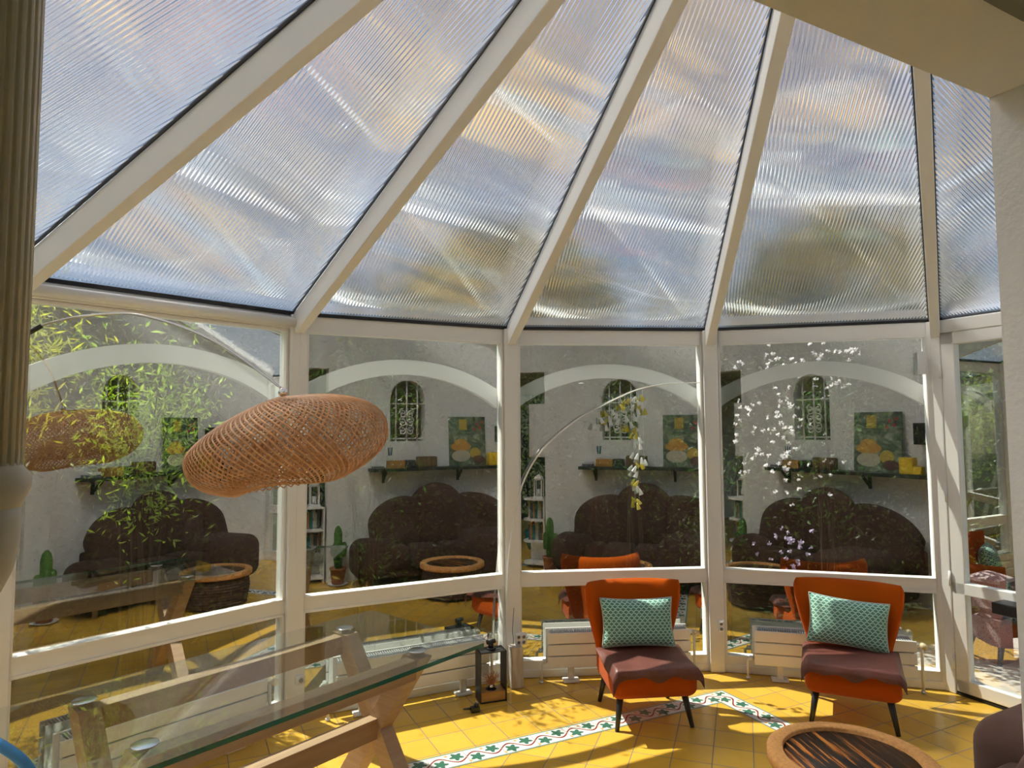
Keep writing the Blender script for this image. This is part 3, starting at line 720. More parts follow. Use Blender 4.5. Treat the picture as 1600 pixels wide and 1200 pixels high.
# roller blind over the leftmost window
Mb = frame(PF(1, 0, 0, 0), v2(E[1][1]) - v2(E[1][0]))
t = thing('roller_blind', 'white roller blind cassette with bead chain above the leftmost window', 'blind', M=Mb)
b = B(); b.tube([(-.70, -.055, 2.335), (.69, -.055, 2.335)], .028, 20); b.box((-.70, -.04, 2.30), (.69, -.013, 2.37), bev=.003); b.build('cassette', WHITE, t)
b = B(); b.box((.69, -.085, 2.30), (.697, -.013, 2.37), bev=.002); b.build('end_cap', SOCKETW, t)
b = B(); b.tube([(.703, -.050, 2.33), (.703, -.05, .95), (.703, -.055, .93), (.703, -.06, .95), (.703, -.075, 2.33)], .0014, 6); b.build('bead_chain', SOCKETW, t)
t = tag(B().box((.600, -.05, 2.035), (.642, -.020, 2.186), frame(PF(4, 0, 0, 0), v2(E[4][1]) - v2(E[4][0])), bev=.004).build('alarm_sensor', SOCKETW), 'small white plate fixed high on the window frame beside the door', 'sensor')

# thin curved rod with a mobile of little bells, standing against the window post
MR = Matrix.Identity(4)
def P3(x, y, z): return PF(3, x, y, z)
t = thing('bell_mobile', 'thin white curved rod with hanging strings of little yellow and clear bells', 'mobile', P3(-.76, .13, 0))
rp = [(-.765, .13, .0), (-.764, .12, .259), (-.755, .115, .487), (-.745, .10, .697), (-.728, .085, .908), (-.687, .07, 1.144), (-.632, .06, 1.33), (-.533, .055, 1.504), (-.396, .05, 1.644), (-.235, .045, 1.764), (-.096, .04, 1.835), (.066, .035, 1.911), (.205, .032, 1.966), (.392, .03, 2.002), (.636, .03, 2.011)]
n_ = len(rp) * 6
pts = bez([P3(*p) for p in rp], 6); L_ = len(pts)
b = B(); b.tube(pts, [.009 - .006 * i / (L_ - 1) for i in range(L_)], 8); b.build('rod', WHITE, t)
def glassy(name, c):
    m, g, p, out = blank(name); a = g.n('ShaderNodeBsdfTranslucent'); a.inputs[0].default_value = (*c, 1); tr = g.n('ShaderNodeBsdfTransparent'); tr.inputs[0].default_value = (*c, 1)
    gl = g.n('ShaderNodeBsdfGlossy'); gl.inputs['Roughness'].default_value = .1; df = g.n('ShaderNodeBsdfDiffuse'); df.inputs[0].default_value = (*c, 1)
    g.put(out.inputs[0], g.shader(.12, g.shader(.4, g.shader(.5, a.outputs[0], df.outputs[0]), tr.outputs[0]), gl.outputs[0])); return m
BELLW = glassy('clear_bell', (.9, .92, .9)); BELLY = glassy('yellow_bell', (.72, .64, .06))
bells = []; strings = B()
def string(x, z0, zs):
    strings.tube([P3(x, .04, z0), P3(x + .004, .042, zs[-1])], .0008, 4)
    for z in zs: bells.append((x + R.uniform(-.022, .022), z + R.uniform(-.01, .01)))
for x, z0, zs in ((-.11, 1.83, [1.77, 1.73]), (-.06, 1.85, [1.81, 1.75, 1.71]), (-.01, 1.875, [1.82, 1.77, 1.74]), (.045, 1.90, [1.86, 1.80, 1.75]), (.09, 1.92, [1.88, 1.84, 1.78, 1.72]), (.13, 1.935, [1.90, 1.85, 1.79, 1.74, 1.70]), (.175, 1.95, [1.92, 1.88, 1.83, 1.77, 1.71, 1.66, 1.63, 1.58, 1.52, 1.49, 1.45, 1.42, 1.38, 1.33, 1.29, 1.26, 1.20, 1.16]), (.215, 1.965, [1.93, 1.87, 1.82, 1.46])):
    string(x, z0, zs)
st_ = strings.build('string', SOCKETW, t)
for i, (x, z) in enumerate(bells):
    Mq = Matrix.Translation(P3(x, .045 + R.uniform(-.01, .015), z)) @ Matrix.Rotation(R.uniform(-.5, .5), 4, 'X') @ Matrix.Rotation(R.uniform(-.55, .55), 4, 'Y')
    b = B(); b.lathe([(.016, -.045), (.011, -.02), (.005, 0), (.0, .002)], Mq, 9); b.f = [f for f in b.f if len(f) < 9]; b.sm = b.sm[:len(b.f)]; b.mi = b.mi[:len(b.f)]
    b.build('bell', BELLY if R.random() < .36 else BELLW, st_)

# blue tubular chair, only its arm reaching into the picture
t = thing('garden_chair', 'blue tubular metal chair, only its arm showing in the bottom left corner', 'chair', (-1.42, 1.45, 0))
A = [Vector((-1.55, 1.63, 1.0)), Vector((-1.175, 1.60, .958)), Vector((-1.02, 1.585, .865)), Vector((-.99, 1.57, .80))]
b = B(); b.tube(bez([(-1.62, 1.62, .42), (-1.60, 1.63, .80), (-1.48, 1.62, 1.04), (-1.28, 1.61, 1.0), (-1.172, 1.60, .960), (-1.115, 1.60, .905), (-1.06, 1.58, .80), (-1.05, 1.56, .42)], 8), .0125, 12); b.build('back_tube', BLUE, t)
b = B(); b.box((-1.60, 1.16, .41), (-1.04, 1.60, .435), bev=.01); b.build('seat', BLUE, t)
for x, y in ((-1.57, 1.20), (-1.07, 1.20), (-1.58, 1.57), (-1.06, 1.57)):
    b = B(); b.tube([(x, y, .42), (x + (-.03 if x < -1.3 else .03), y, 0)], .012, 10); b.build('leg', BLUE, t)

# ---------------------------------------------------------------- round cork table
t = thing('coffee_table', 'round low table with an orange cork rim and striped dark wood inset', 'table', (1.39, 2.85, 0))
Mt = Matrix.Translation((1.39, 2.85, 0))
b = B(); b.lathe([(.262, .318), (.262, .338), (.268, .343), (.318, .343), (.327, .336), (.327, .300), (.318, .294), (.262, .294), (.262, .318)], Mt, 64); b.build('cork_rim', CORK, t)
b = B(); b.lathe([(.261, .30), (.261, .325), (.0, .3255)], Mt, 64); b.build('inset_top', ZEBRA, t)
b = B(); pr = []
for i in range(33):
    z = .292 - .27 * i / 32; pr.append((.300 - .03 * abs(i / 32 - .35) + .010 * math.sin(i * 2.1), z))
b.lathe([(.0, .293)] + pr + [(.0, .022)], Mt, 64, flute=lambda a, z: 1 + .012 * math.sin(23 * a + 40 * z) + .01 * math.sin(9 * a - 25 * z)); b.build('bark_body', WICKER, t)
b = B(); b.lathe([(.23, 0), (.23, .03), (0, .03)], Mt, 40); b.build('foot_ring', WICKER, t)

# ---------------------------------------------------------------- sofa against the house wall
MS = frame(W(0, 0), WE)
t = thing('sofa', 'dark brown sofa with three rounded back cushions, mirrored in the windows', 'sofa', M=MS)
def lobe(prof, s0, s1, n0, zb, lean_, T):
    def S(u, v):
        s = s0 + (s1 - s0) * (u + 1) / 2; zt = prof((u + 1) / 2); q = (v + 1) / 2
        return (s, n0 - lean_ * q, zb + (zt - zb) * q)
    b = B(); slab(b, S, T, 24, 20, 5); return b
def ell(x): return math.sqrt(max(0, 1 - x * x))
weld(lobe(lambda u: .62 + .31 * (ell(1 - u / .72) if u < .72 else ell((u - .72) / .5)), 1.93, 2.50, 1.02, .38, .13, .20).build('back_cushion', BROWN, t))
weld(lobe(lambda u: .80 + .27 * ell((u - .5) / .52), 2.40, 3.00, 1.03, .38, .13, .22).build('back_cushion', BROWN, t))
weld(lobe(lambda u: .55 + .39 * (ell((u - .25) / .77) if u > .25 else ell((.25 - u) / .5)), 2.92, 3.62, 1.02, .38, .13, .20).build('back_cushion', BROWN, t))
for s0, s1, n1 in ((2.10, 2.30, 1.30), (2.31, 2.63, 1.42), (2.64, 2.98, 1.46)):
    b = B(); b.box((s0, .98, .20), (s1, n1, .425), bev=.045, seg=4); b.build('seat_cushion', BROWN, t)
b = B(); b.box((1.80, .78, .09), (3.50, 1.24, .22), bev=.03, seg=3); b.box((1.95, .80, .2), (3.6, .98, .55), bev=.03, seg=3); b.build('base', BROWN, t)
for s0, s1, n0, n1, z1 in ((1.70, 2.18, .86, 1.28, .50), (2.90, 3.52, .98, 1.62, .545)):
    b = B(); b.box((s0, n0, .09), (s1, n1, z1), bev=.13, seg=8); b.build('armrest', BROWN, t)
for s_, n1_ in ((1.86, 1.16), (3.34, 1.48)):
    for n_ in (.94, n1_): b = B(); b.tube([(s_, n_, .12), (s_, n_, 0)], [.028, .02], 12); b.build('leg', OAK, t)

# ---------------------------------------------------------------- wall shelf and what stands on it
t = thing('wall_shelf', 'long dark green shelf on the house wall above the sofa, mirrored in the windows', 'shelf', M=MS)
b = B(); b.box((1.955, WALLN, 1.207), (3.95, .92, 1.242), bev=.003); b.build('board', SHELFW, t)
for s_ in (2.13, 3.04, 3.80):
    b = B(); b.box((s_ - .014, WALLN, 1.07), (s_ + .014, WALLN + .02, 1.207)); b.beam((s_, WALLN + .02, 1.10), (s_, .86, 1.20), .024, .02); b.build('bracket', SHELFW, t)
SZ = 1.242
def onshelf(name, s, n=.82): return frame(W(s, n, SZ), WE)
t = thing('painting', 'still life painting on canvas leaning on the wall above the shelf', 'painting', M=frame(W(2.915, .775, SZ), WE) @ Matrix.Rotation(rad(4), 4, 'X'))
pm, g, p, o_ = blank('painted_canvas'); tc = g.n('ShaderNodeTexCoord'); nz = g.n('ShaderNodeTexNoise'); nz.inputs['Scale'].default_value = 9; nz.inputs['Detail'].default_value = 5; nz.inputs['Distortion'].default_value = 1.5
g.put(nz.inputs[0], tc.outputs['Object']); cr = g.n('ShaderNodeValToRGB'); e = cr.color_ramp.elements; e[0].position = .3; e[0].color = (.02, .025, .02, 1); e[1].position = .75; e[1].color = (.5, .5, .42, 1); k_ = e.new(.45); k_.color = (.07, .12, .07, 1); k_ = e.new(.58); k_.color = (.2, .24, .16, 1)
g.put(cr.inputs[0], nz.outputs[0]); g.put(p.inputs['Base Color'], cr.outputs[0]); p.inputs['Roughness'].default_value = .5
b = B(); b.box((0, -.0, 0), (.47, .02, .59), bev=.002); cvs = b.build('canvas', pm, t)
def blob(pts, c, nm, y): b = B(); b.prism(pts, .0015, Matrix.Translation((0, y, 0))); b.build(nm, mat('paint_' + nm, c, .5), cvs)
def ov(cx_, cz, rx, rz, n=20): return [(cx_ + rx * math.cos(6.283 * i / n), cz + rz * math.sin(6.283 * i / n)) for i in range(n)]
FRONT = .0205   # the face of the canvas that looks into the veranda
blob([(.13, .43), (.23, .43), (.23, .56), (.13, .56)], (.5, .36, .06), 'painted_window', FRONT)
blob(ov(.15, .23, .13, .055), (.52, .26, .05), 'painted_hat', FRONT); blob(ov(.15, .28, .08, .045), (.55, .3, .06), 'painted_crown', FRONT + .0016)
blob(ov(.15, .12, .12, .07), (.55, .5, .38), 'painted_cloth', FRONT); blob(ov(.33, .15, .07, .065), (.5, .36, .06), 'painted_pot', FRONT); blob(ov(.37, .07, .08, .05), (.09, .03, .03), 'painted_fruit', FRONT + .0016)
for i, (x, z) in enumerate(((.36, .50), (.40, .46), (.33, .44), (.42, .52))): blob(ov(x, z, .018, .02, 10), (.4, .05, .06), 'painted_flower', FRONT)
t = thing('candle', 'tall yellow square candle right of the painting on the shelf', 'candle', M=onshelf('c', 3.46), group='yellow candles'); b = B(); b.box((-.062, -.05, 0), (.062, .05, .155), bev=.008); wb = b.build('wax_block', YELLOWW, t); b = B(); b.tube([(0, 0, .15), (0, 0, .168)], .0015, 6); b.build('wick', BLACK, wb)
t = thing('candle', 'short yellow candle at the foot of the tall yellow one', 'candle', M=onshelf('c', 3.565, .84), group='yellow candles'); b = B(); b.box((-.040, -.04, 0), (.040, .04, .075), bev=.008); wb = b.build('wax_block', YELLOWW, t); b = B(); b.tube([(0, 0, .07), (0, 0, .085)], .0015, 6); b.build('wick', BLACK, wb)
t = tag(B().lathe([(.035, 0), (.05, .05), (.045, .1), (.03, .12), (.028, .115), (0, .11)], onshelf('c', 3.68), 24).build('small_vase', mat('oxblood_glaze', (.12, .03, .03), .3)), 'small dark red vase right of the yellow candles on the shelf', 'vase')
t = thing('pen_box', 'honey coloured wooden box with drawers on the wall shelf', 'box', M=onshelf('c', 2.25)); b = B(); b.box((-.095, -.06, 0), (.095, .06, .085), bev=.003); cs_ = b.build('case', BOXWOOD, t)
for x in (-.045, .045): b = B(); b.tube([(x, .058, .045), (x, .07, .045)], .006, 8); b.build('knob', SOCKETW, cs_)
t = tag(B().lathe([(.03, 0), (.032, .06), (.028, .06), (.026, .01), (0, .01)], onshelf('c', 2.185) @ Matrix.Translation((0, .0, .0855)), 20).build('pen_cup', SOCKETW), 'small pale cup of pens on top of the honey wooden box', 'cup')
for i in range(6):
    a = i * 1.05; q = B().tube([(.012 * math.cos(a), .012 * math.sin(a), .012), (.026 * math.cos(a), .026 * math.sin(a), .15)], .0035, 6, mi=0)
    M_ = onshelf('c', 2.185) @ Matrix.Translation((0, 0, .0855)); q.v = [tuple(M_ @ Vector(v)) for v in q.v]
    tag(q.build('pen', [BLACK, TEAL, BLUE][i % 3]), 'pen standing in the pale cup on the honey wooden box', 'pen', 'pens in the cup')
t = tag(B().box((-.065, -.05, 0), (.065, .05, .09), onshelf('c', 2.415), bev=.012).build('tin', mat('dark_patterned_tin', (.02, .025, .025), .35, var=((70, 70, 70), (.3, .32, .28), .55, .62))), 'dark patterned tin between the wooden box and the wooden log on the shelf', 'tin')
t = tag(B().box((-.12, -.05, 0), (.12, .05, .125), onshelf('c', 2.62), bev=.015).build('wood_block', LOGW), 'brown striped block of wood left of the painting on the shelf', 'wood block')
for i in range(2): tag(B().box((-.06, -.07, .0), (.06, .05, .026), onshelf('c', 2.05) @ Matrix.Translation((0, 0, .027 * i)) @ Matrix.Rotation(rad(6 * i), 4, 'Z'), bev=.002).build('notebook', [mat('grey_cover', (.2, .2, .22), .6), SOCKETW][i]), ['grey notebook lying at the left end of the wall shelf', 'white notebook lying on the grey one at the left end of the shelf'][i], 'notebook', 'notebooks on the shelf')
t = thing('wall_speaker', 'black box loudspeaker on the house wall above the yellow candles', 'speaker', M=frame(W(3.60, WALLN, 1.52), WE)); b = B(); b.box((-.07, 0, 0), (.07, .13, .20), bev=.006); b.build('cabinet', BLACK, t); b = B(); b.box((-.06, .13, .01), (.06, .136, .19), bev=.003); b.build('grille', LEGBLACK, t)

# arched window of the house wall: white grille in the opening
t = struct(empty('window_8', M=frame(W(2.42, WALLN - .05, 0), WE)))
b = B()
for x in (-.13, 0, .13): b.tube([(x, 0, 1.53), (x, 0, 2.05 + math.sqrt(.21 ** 2 - x * x) - .005)], .010, 8)
for z in (1.57, 1.98): b.box((-.21, -.006, z), (.21, .006, z + .014))
def scroll(cx_, cz, r, sgn, up):
    return [(cx_ + sgn * r * (1 - k / 30) * math.cos(up * k * .33 + 1.57), 0, cz + r * (1 - k / 30) * math.sin(up * k * .33 + 1.57)) for k in range(22)]
for cz in (1.66, 1.76, 1.86):
    for sg in (-1, 1):
        b.tube(scroll(sg * .048, cz, .045, sg, 1), .008, 6); b.tube(scroll(sg * .048, cz + .03, .04, sg, -1), .008, 6)
b.build('grille', WHITE, t)
b = B(); b.box((-.21, -.10, 1.52), (.21, .05, 1.545)); b.build('sill', WALL, t)

# ---------------------------------------------------------------- corner of the opening: bookcase, cactus, pots
Mk = frame(W(1.335, .56, 0), WE)
t = thing('bookcase', 'low white bookcase with rounded shelves beside the house wall opening', 'bookcase', M=Mk)
def rshelf(z):
    pts = [(.15, -.14), (.15, .14)] + [(-.01 - .14 * math.sin(a * math.pi / 16), .14 * math.cos(a * math.pi / 16)) for a in range(17)]
    b = B(); n = len(pts); b.add([(x, y, z) for x, y in pts] + [(x, y, z + .02) for x, y in pts], [tuple(range(n)), tuple(range(2 * n - 1, n - 1, -1))] + [(i, n + i, n + (i + 1) % n, (i + 1) % n) for i in range(n)]); b.build('shelf', WHITE, t)
for z in (.04, .30, .56, .81): rshelf(z)
b = B(); b.box((.135, -.14, 0), (.15, .14, .83)); b.box((-.10, -.14, 0), (.15, -.125, .83)); b.build('panel', WHITE, t)
bc = [(.05, .12, .2), (.4, .38, .3), (.02, .2, .25), (.5, .2, .06), (.12, .1, .08), (.45, .42, .36), (.04, .16, .12)]
bm_ = [mat('book_cover_%d' % i, c, .6) for i, c in enumerate(bc)]
proto = {}
for row, z in enumerate((.32, .58)):
    x = -.085
    for i in range(9):
        w = R.uniform(.016, .026); hh = R.uniform(.17, .215); dd = .13
        tt = thing('book', ['book standing in the row on the lower shelf of the white bookcase', 'book standing in the row on the upper shelf of the white bookcase'][row], 'book', M=frame(Mk @ Vector((x + w / 2, -.03, z)), WE), group=['books on the lower shelf', 'books on the upper shelf'][row])
        b = B(); b.box((-w / 2, -dd / 2, 0), (w / 2, dd / 2, hh), bev=.001); b.build('cover', bm_[(i * 3 + row) % 7], tt); b = B(); b.box((-w / 2 + .002, -dd / 2 - .0005, .0), (w / 2 - .002, dd / 2 - .004, hh + .0008)); b.build('pages', SOCKETW, tt)
        x += w + .001
t = thing('candle_lantern', 'white metal candle lantern standing on the low white bookcase', 'lantern', M=frame(W(1.385, .58, .83), WE))
b = B()
for x in (-.045, .045):
    for y in (-.045, .045): b.box((x - .006, y - .006, .02), (x + .006, y + .006, .22))
b.box((-.06, -.06, 0), (.06, .06, .022)); b.lathe([(.072, .22), (.05, .26), (.02, .285), (.0, .29)], None, 4); b.build('frame', WHITE, t)
b = B(); b.tube([(.0, .0, .285), (.02, 0, .31), (0, 0, .335), (-.02, 0, .31), (.0, .0, .285)], .003, 6); b.build('handle', WHITE, t)
b = B(); b.tube([(0, 0, .022), (0, 0, .11)], .025, 14); b.build('candle', SOCKETW, t)
def cactus_col(b, p, h, r):
    b.lathe([(r * .8, 0), (r, h * .2), (r, h * .8), (r * .75, h * .93), (r * .3, h * .99), (0, h)], Matrix.Translation(p), 40, flute=lambda a, z: 1 + .13 * math.cos(6 * a))
t = thing('potted_cactus', 'green column cactus in a terracotta pot beside the brown sofa', 'cactus', W(1.60, .88))
c0 = W(1.60, .88)
b = B(); b.lathe([(.062, .02), (.085, .17), (.09, .17), (.09, .19), (.078, .19), (.076, .175)], Matrix.Translation(c0), 28); b.build('pot', TERRA, t)
b = B(); b.lathe([(.078, .174), (0, .176)], Matrix.Translation(c0), 24); b.build('soil', SOIL, t)
b = B(); b.lathe([(.08, .004), (.11, .02), (.105, .022), (.075, .012), (0, .012)], Matrix.Translation(c0), 28); b.build('saucer', SOCKETW, t)
b = B(); cactus_col(b, c0 + Vector((0, 0, .17)), .47, .042)
for a, rr, zz, hh in ((.4, .065, .30, .16), (2.6, .068, .28, .20), (4.4, .06, .31, .12)):
    q = c0 + Vector((math.cos(a) * rr, math.sin(a) * rr, zz)); cactus_col(b, q, hh, .028); b.tube([c0 + Vector((0, 0, zz - .01)), q + Vector((0, 0, .02))], [.02, .017], 10)
b.build('stem', CACTUS, t)
t = tag(B().box((0, 0, 1.33), (.50, .244, 1.99), frame(W(1.255, .305), WE), bev=.004).build('wall_cabinet', SOCKETW), 'plain white cabinet hung behind the edge of the house wall', 'cabinet')
c0 = W(1.00, -.55)
t = thing('potted_plant', 'leggy plant in a teal glazed pot inside the house opening', 'plant', c0)
b = B(); b.lathe([(.09, 0), (.13, .1), (.14, .24), (.13, .26), (.12, .25), (.12, .22), (0, .22)], Matrix.Translation(c0), 32); b.build('pot', TEAL, t)
b = B(); lf = B()
for i in range(7):
    a = i * .9; tip = c0 + Vector((math.cos(a) * .12, math.sin(a) * .12, .75 + .05 * i)); b.tube([c0 + Vector((0, 0, .22)), (c0 + tip) / 2 + Vector((math.cos(a) * .03, 0, .2)), tip], .006, 6)
b.build('stem', BARK, t)

# ---------------------------------------------------------------- garden
import itertools
def leaves(name, mats, pts, size, parent, asp=.32, up=.2, seed=1, droop=0):
    q = random.Random(seed); b = B(); uni = q.uniform
    V_ = []; F_ = []
    for c in pts:
        L = size * uni(.6, 1.25); w = L * asp * .5
        d = Vector((uni(-1, 1), uni(-1, 1), uni(-.6, .9) * 1 + up - droop)).normalized(); s = d.cross(Vector((uni(-1, 1), uni(-1, 1), uni(-1, 1)))).normalized(); n = d.cross(s) * (w * .35)
        c = Vector(c); o = len(V_); m = c + d * L * .45
        V_ += [c, m + s * w + n, c + d * L, m - s * w + n]
        F_ += [(o, o + 1, o + 2), (o, o + 2, o + 3)]
    b.v = [tuple(v) for v in V_]; b.f = F_; b.sm = [False] * len(F_); b.mi = [0] * len(F_)
    return b.build(name, mats, parent, fix=False)
def cloud(c, r, n, seed, shell=.5):
    q = random.Random(seed); out = []
    while len(out) < n:
        p = Vector((q.uniform(-1, 1), q.uniform(-1, 1), q.uniform(-1, 1))); l = p.length
        if shell < l < 1 or (l < 1 and q.random() < .25): out.append(Vector((c[0] + p.x * r[0], c[1] + p.y * r[1], c[2] + p.z * r[2])))
    return out
GC = W(1.457, .30)
def ring(deg, rr, z=0): a = rad(deg); return Vector((1.09 + rr * math.cos(a), .92 + rr * math.sin(a), z))
def hedge(d0, d1, r0, hgt, n, label, seed, m=None, size=.075):
    mid = ring((d0 + d1) / 2, r0, -.12); t = thing('hedge', label, 'hedge', mid, group='dark hedges round the veranda'); q = random.Random(seed); pts = []
    for i in range(n):
        z = hgt * (q.random() ** .85); th = .55 * (1 - .25 * z / hgt)
        k = q.random(); rr = r0 - th + 1.2 * th * k * k
        pts.append(ring(q.uniform(d0, d1), rr + .18 * math.sin(9 * rad(d0) + z * 3 + i % 5), z - .1))
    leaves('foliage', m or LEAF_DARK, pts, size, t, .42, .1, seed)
    b = B()
    for k in range(5):
        p = ring(d0 + (d1 - d0) * (k + .5) / 5, r0 - .05, -.12); b.tube([p, p + Vector((q.uniform(-.1, .1), q.uniform(-.1, .1), hgt * .5)), p + Vector((q.uniform(-.2, .2), q.uniform(-.2, .2), hgt * .92))], [.035, .025, .008], 7)
    b.build('stem', BARK, t)
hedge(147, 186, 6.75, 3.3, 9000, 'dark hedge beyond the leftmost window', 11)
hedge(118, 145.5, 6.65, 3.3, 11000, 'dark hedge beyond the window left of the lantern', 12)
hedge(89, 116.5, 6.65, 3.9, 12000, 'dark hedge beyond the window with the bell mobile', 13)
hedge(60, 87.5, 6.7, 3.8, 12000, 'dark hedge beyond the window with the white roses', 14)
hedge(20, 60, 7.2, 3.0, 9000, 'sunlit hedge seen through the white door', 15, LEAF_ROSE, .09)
# unseen dark wall added behind the hedges to shut out sky light
gw_ = B(); n = 30
ins = [ring(10 + 185 * i / n, 7.6) for i in range(n + 1)]; ous = [ring(10 + 185 * i / n, 7.8) for i in range(n + 1)]
for i in range(n):
    a, b_, c, d = ins[i], ins[i + 1], ous[i + 1], ous[i]
    vs = [(p.x, p.y, z) for z in (-.12, 3.6) for p in (a, b_, c, d)]
    gw_.add(vs, [(3, 2, 1, 0), (4, 5, 6, 7), (0, 1, 5, 4), (1, 2, 6, 5), (2, 3, 7, 6), (3, 0, 4, 7)])
struct(gw_.build('wall_sky_screen', mat('dark_screen_render', (.025, .03, .016), .95, var=((6, 6, 6), (.014, .02, .009), .35, .65))))
def PO(k, x, out, z=0): return PF(k, x, -out, z)
def shrub(name, label, cat, c, n, m, size, seed, hgt, rad_, asp=.3, stems=6, group=None, low=.25, extra=None, droop=0):
    t = thing(name, label, cat, (c.x, c.y, -.12), group=group); q = random.Random(seed); b = B(); pts = []; tips = []
    for i in range(stems):
        a = q.uniform(0, 6.28); rr = rad_ * q.uniform(.2, .9); h = hgt * q.uniform(.7, 1)
        p0 = Vector((c.x + q.uniform(-.08, .08), c.y + q.uniform(-.08, .08), -.12)); p2 = Vector((c.x + rr * math.cos(a), c.y + rr * math.sin(a), h)); p1 = (p0 + p2) / 2 + Vector((0, 0, .15 * hgt)) - Vector((math.cos(a), math.sin(a), 0)) * rr * .25
        br = bez([p0, p1, p2], 10); b.tube(br, [.012 - .009 * k / (len(br) - 1) for k in range(len(br))], 6); tips.append(p2)
        for _ in range(n // stems):
            k = q.uniform(low, 1) ** .8; p = br[int(k * (len(br) - 1))]; s = .05 + .17 * q.random()
            pts.append(p + Vector((q.gauss(0, s), q.gauss(0, s), q.gauss(0, s * .8))))
    b.build('stem', BARK, t); leaves('foliage', m, pts, size, t, asp, .25, seed, droop); return t, tips, pts
shrub('bamboo', 'yellow-green bamboo spray outside the leftmost window, near the column', 'bamboo', PO(1, -.62, 1.0), 2600, LEAF_BAMBOO, .07, 21, 2.75, .42, .17, 11, low=.62)
shrub('laurel_shrub', 'bright green leafy shrub outside the leftmost window, behind the woven lamp shade', 'shrub', PO(1, .28, 1.1), 2800, LEAF_LAUREL, .06, 22, 2.45, .6, .26, 18, low=.36)
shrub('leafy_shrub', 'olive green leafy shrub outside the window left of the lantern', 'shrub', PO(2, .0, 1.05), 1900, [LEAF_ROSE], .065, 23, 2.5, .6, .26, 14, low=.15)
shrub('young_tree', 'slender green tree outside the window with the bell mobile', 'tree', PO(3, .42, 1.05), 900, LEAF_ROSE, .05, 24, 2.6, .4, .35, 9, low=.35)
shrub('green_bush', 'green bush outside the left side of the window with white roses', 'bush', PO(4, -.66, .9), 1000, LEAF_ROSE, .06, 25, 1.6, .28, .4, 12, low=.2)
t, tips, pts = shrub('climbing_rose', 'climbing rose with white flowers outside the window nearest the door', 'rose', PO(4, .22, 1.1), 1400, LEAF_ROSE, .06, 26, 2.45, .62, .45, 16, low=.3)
def flowers(nm, m, centers, parent, r, seed):
    q = random.Random(seed); P = []
    b = B()
    for c in centers:
        for k in range(7):
            d = Vector((q.uniform(-1, 1), q.uniform(-1, 1), q.uniform(-1, 1))).normalized(); s = d.orthogonal().normalized() * r * .55; o = len(b.v)
            c = Vector(c); b.add([c, c + d * r * .6 + s, c + d * r, c + d * r * .6 - s], [(0, 1, 2), (0, 2, 3)])
    return b.build(nm, m, parent, fix=False)
q = random.Random(5)
ctr = []
for (x, z, sx, sz, n) in ((-.1, 2.2, .3, .10, 40), (.28, 2.15, .2, .1, 35), (-.45, 1.62, .1, .22, 30), (-.15, 1.75, .14, .12, 30), (-.12, 1.3, .12, .2, 22), (.2, 1.4, .2, .15, 10)):
    for _ in range(n): ctr.append(PO(4, q.gauss(x, sx * .6), .85 + q.uniform(-.15, .2), q.gauss(z, sz)))
flowers('white_flowers', PETAL, ctr, t, .022, 5)
flowers('lilac_flowers', LILAC, [PO(4, q.gauss(-.12, .12), .8 + q.uniform(-.1, .1), q.gauss(.75, .12)) for _ in range(30)], t, .022, 6)
# green view behind the house opening
t = thing('hedge', 'dark hedge behind the house, seen mirrored through the opening', 'hedge', W(1, -5.2, -.12), group='dark hedges round the veranda')
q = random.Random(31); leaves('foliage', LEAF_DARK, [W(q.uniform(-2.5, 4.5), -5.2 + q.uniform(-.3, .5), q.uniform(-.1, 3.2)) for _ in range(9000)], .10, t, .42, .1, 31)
struct(B().box((-5, -.2, -.12), (6, 0, 4.2), frame(W(0, -5.9), WE)).build('wall_sky_screen', bpy.data.materials['dark_screen_render']))  # unseen wall added behind the hedge, blocks bright sky through the opening
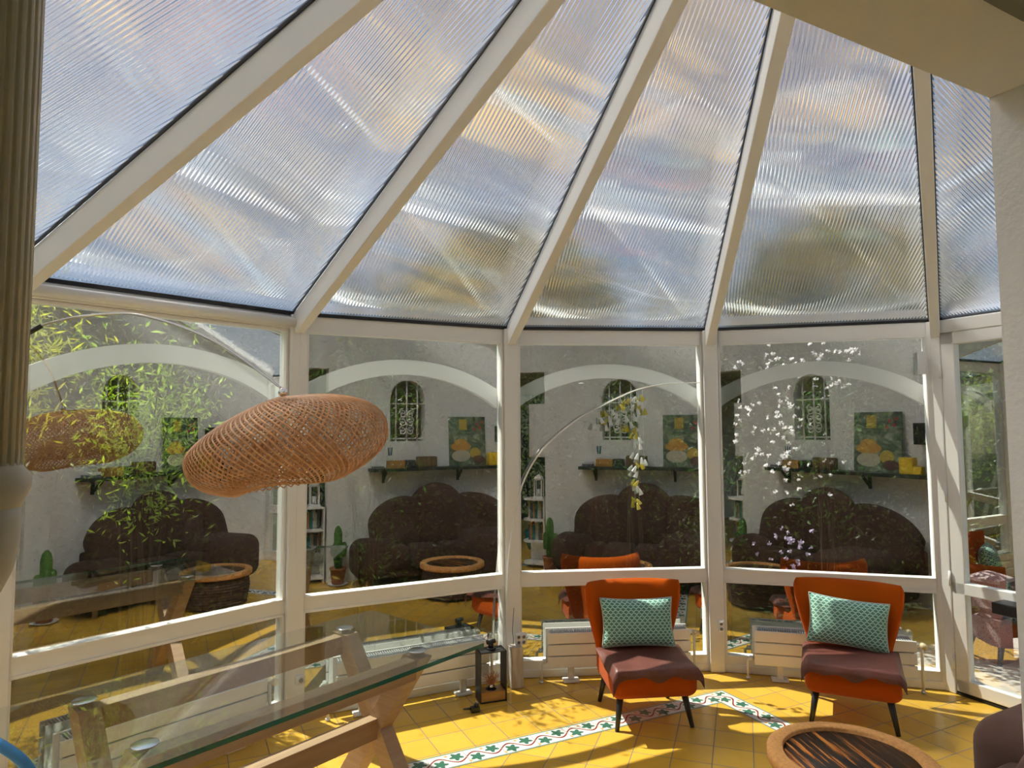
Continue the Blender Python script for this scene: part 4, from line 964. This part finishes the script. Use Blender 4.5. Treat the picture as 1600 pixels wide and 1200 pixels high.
# trees standing over the hedges
def tree(label, c, hgt, r, n, seed, m=LEAF_ROSE):
    t = thing('tree', label, 'tree', (c.x, c.y, -.12), group='trees over the garden wall')
    b = B(); b.tube([c + Vector((0, 0, -.12)), c + Vector((.1, .05, hgt * .5)), c + Vector((0, .1, hgt))], [.14, .1, .05], 10); b.build('trunk', BARK, t)
    leaves('foliage', m, cloud((c.x, c.y, hgt), (r, r, r * .8), n, seed), .22, t, .5, .0, seed)
tree('round tree over the hedges beyond the window with white roses', ring(66, 9.6), 4.6, 1.8, 3500, 41)
tree('tree over the hedges beyond the window with the bell mobile', ring(98, 9.8), 4.6, 1.9, 3500, 43)
tree('tree over the hedges beyond the door', ring(38, 10.5), 4.8, 2.2, 3500, 42)

# stone balusters on the step beyond the door
def post_stone(p, label, s=1.0):
    t = thing('stone_baluster', label, 'stone post', M=Matrix.Translation(p) @ Matrix.Rotation(rad(32), 4, 'Z'), group='stone posts beyond the door')
    def sq(z0, z1, w, w1=None): 
        w1 = w if w1 is None else w1; b = B(); b.add([(-w, -w, z0), (w, -w, z0), (w, w, z0), (-w, w, z0), (-w1, -w1, z1), (w1, -w1, z1), (w1, w1, z1), (-w1, w1, z1)], [(3, 2, 1, 0), (4, 5, 6, 7), (0, 1, 5, 4), (1, 2, 6, 5), (2, 3, 7, 6), (3, 0, 4, 7)]); return b
    cp_ = sq(.56, .585, .115).build('cap', STONE, t); b = sq(.585, .625, .115, .02); b.build('cap_slope', STONE, cp_)
    sq(.37, .56, .085).build('head', STONE, t)
    b = B(); b.lathe([(.085, .37), (.07, .355), (.06, .34), (.075, .33), (.075, .31), (.085, .30)], None, 24); b.build('neck', STONE, t)
    sq(-.12, .30, .095).build('shaft', STONE, t)
post_stone((3.50, 5.0, 0), 'pink granite post with a flat pyramid cap seen through the door glass')
post_stone((3.88, 5.02, -.14), 'second granite post, cut by the right edge of the door')
t = tag(B().box((.31, -.16, .59), (.46, -.032, .655), MD, bev=.004).build('black_box', BLACK), 'black flat box at the right edge of the white door', 'box')  # plain black box by the door edge, its use not known
struct(B().box((0, 0, -.125), (2.2, 2.25, -.005), frame(Vector((3.12, 3.0, 0)), Vector((1, .2, 0)))).build('ground', mat('stone_terrace', (.4, .37, .33), .8, var=((5, 5, 5), (.3, .28, .25), .4, .7))))
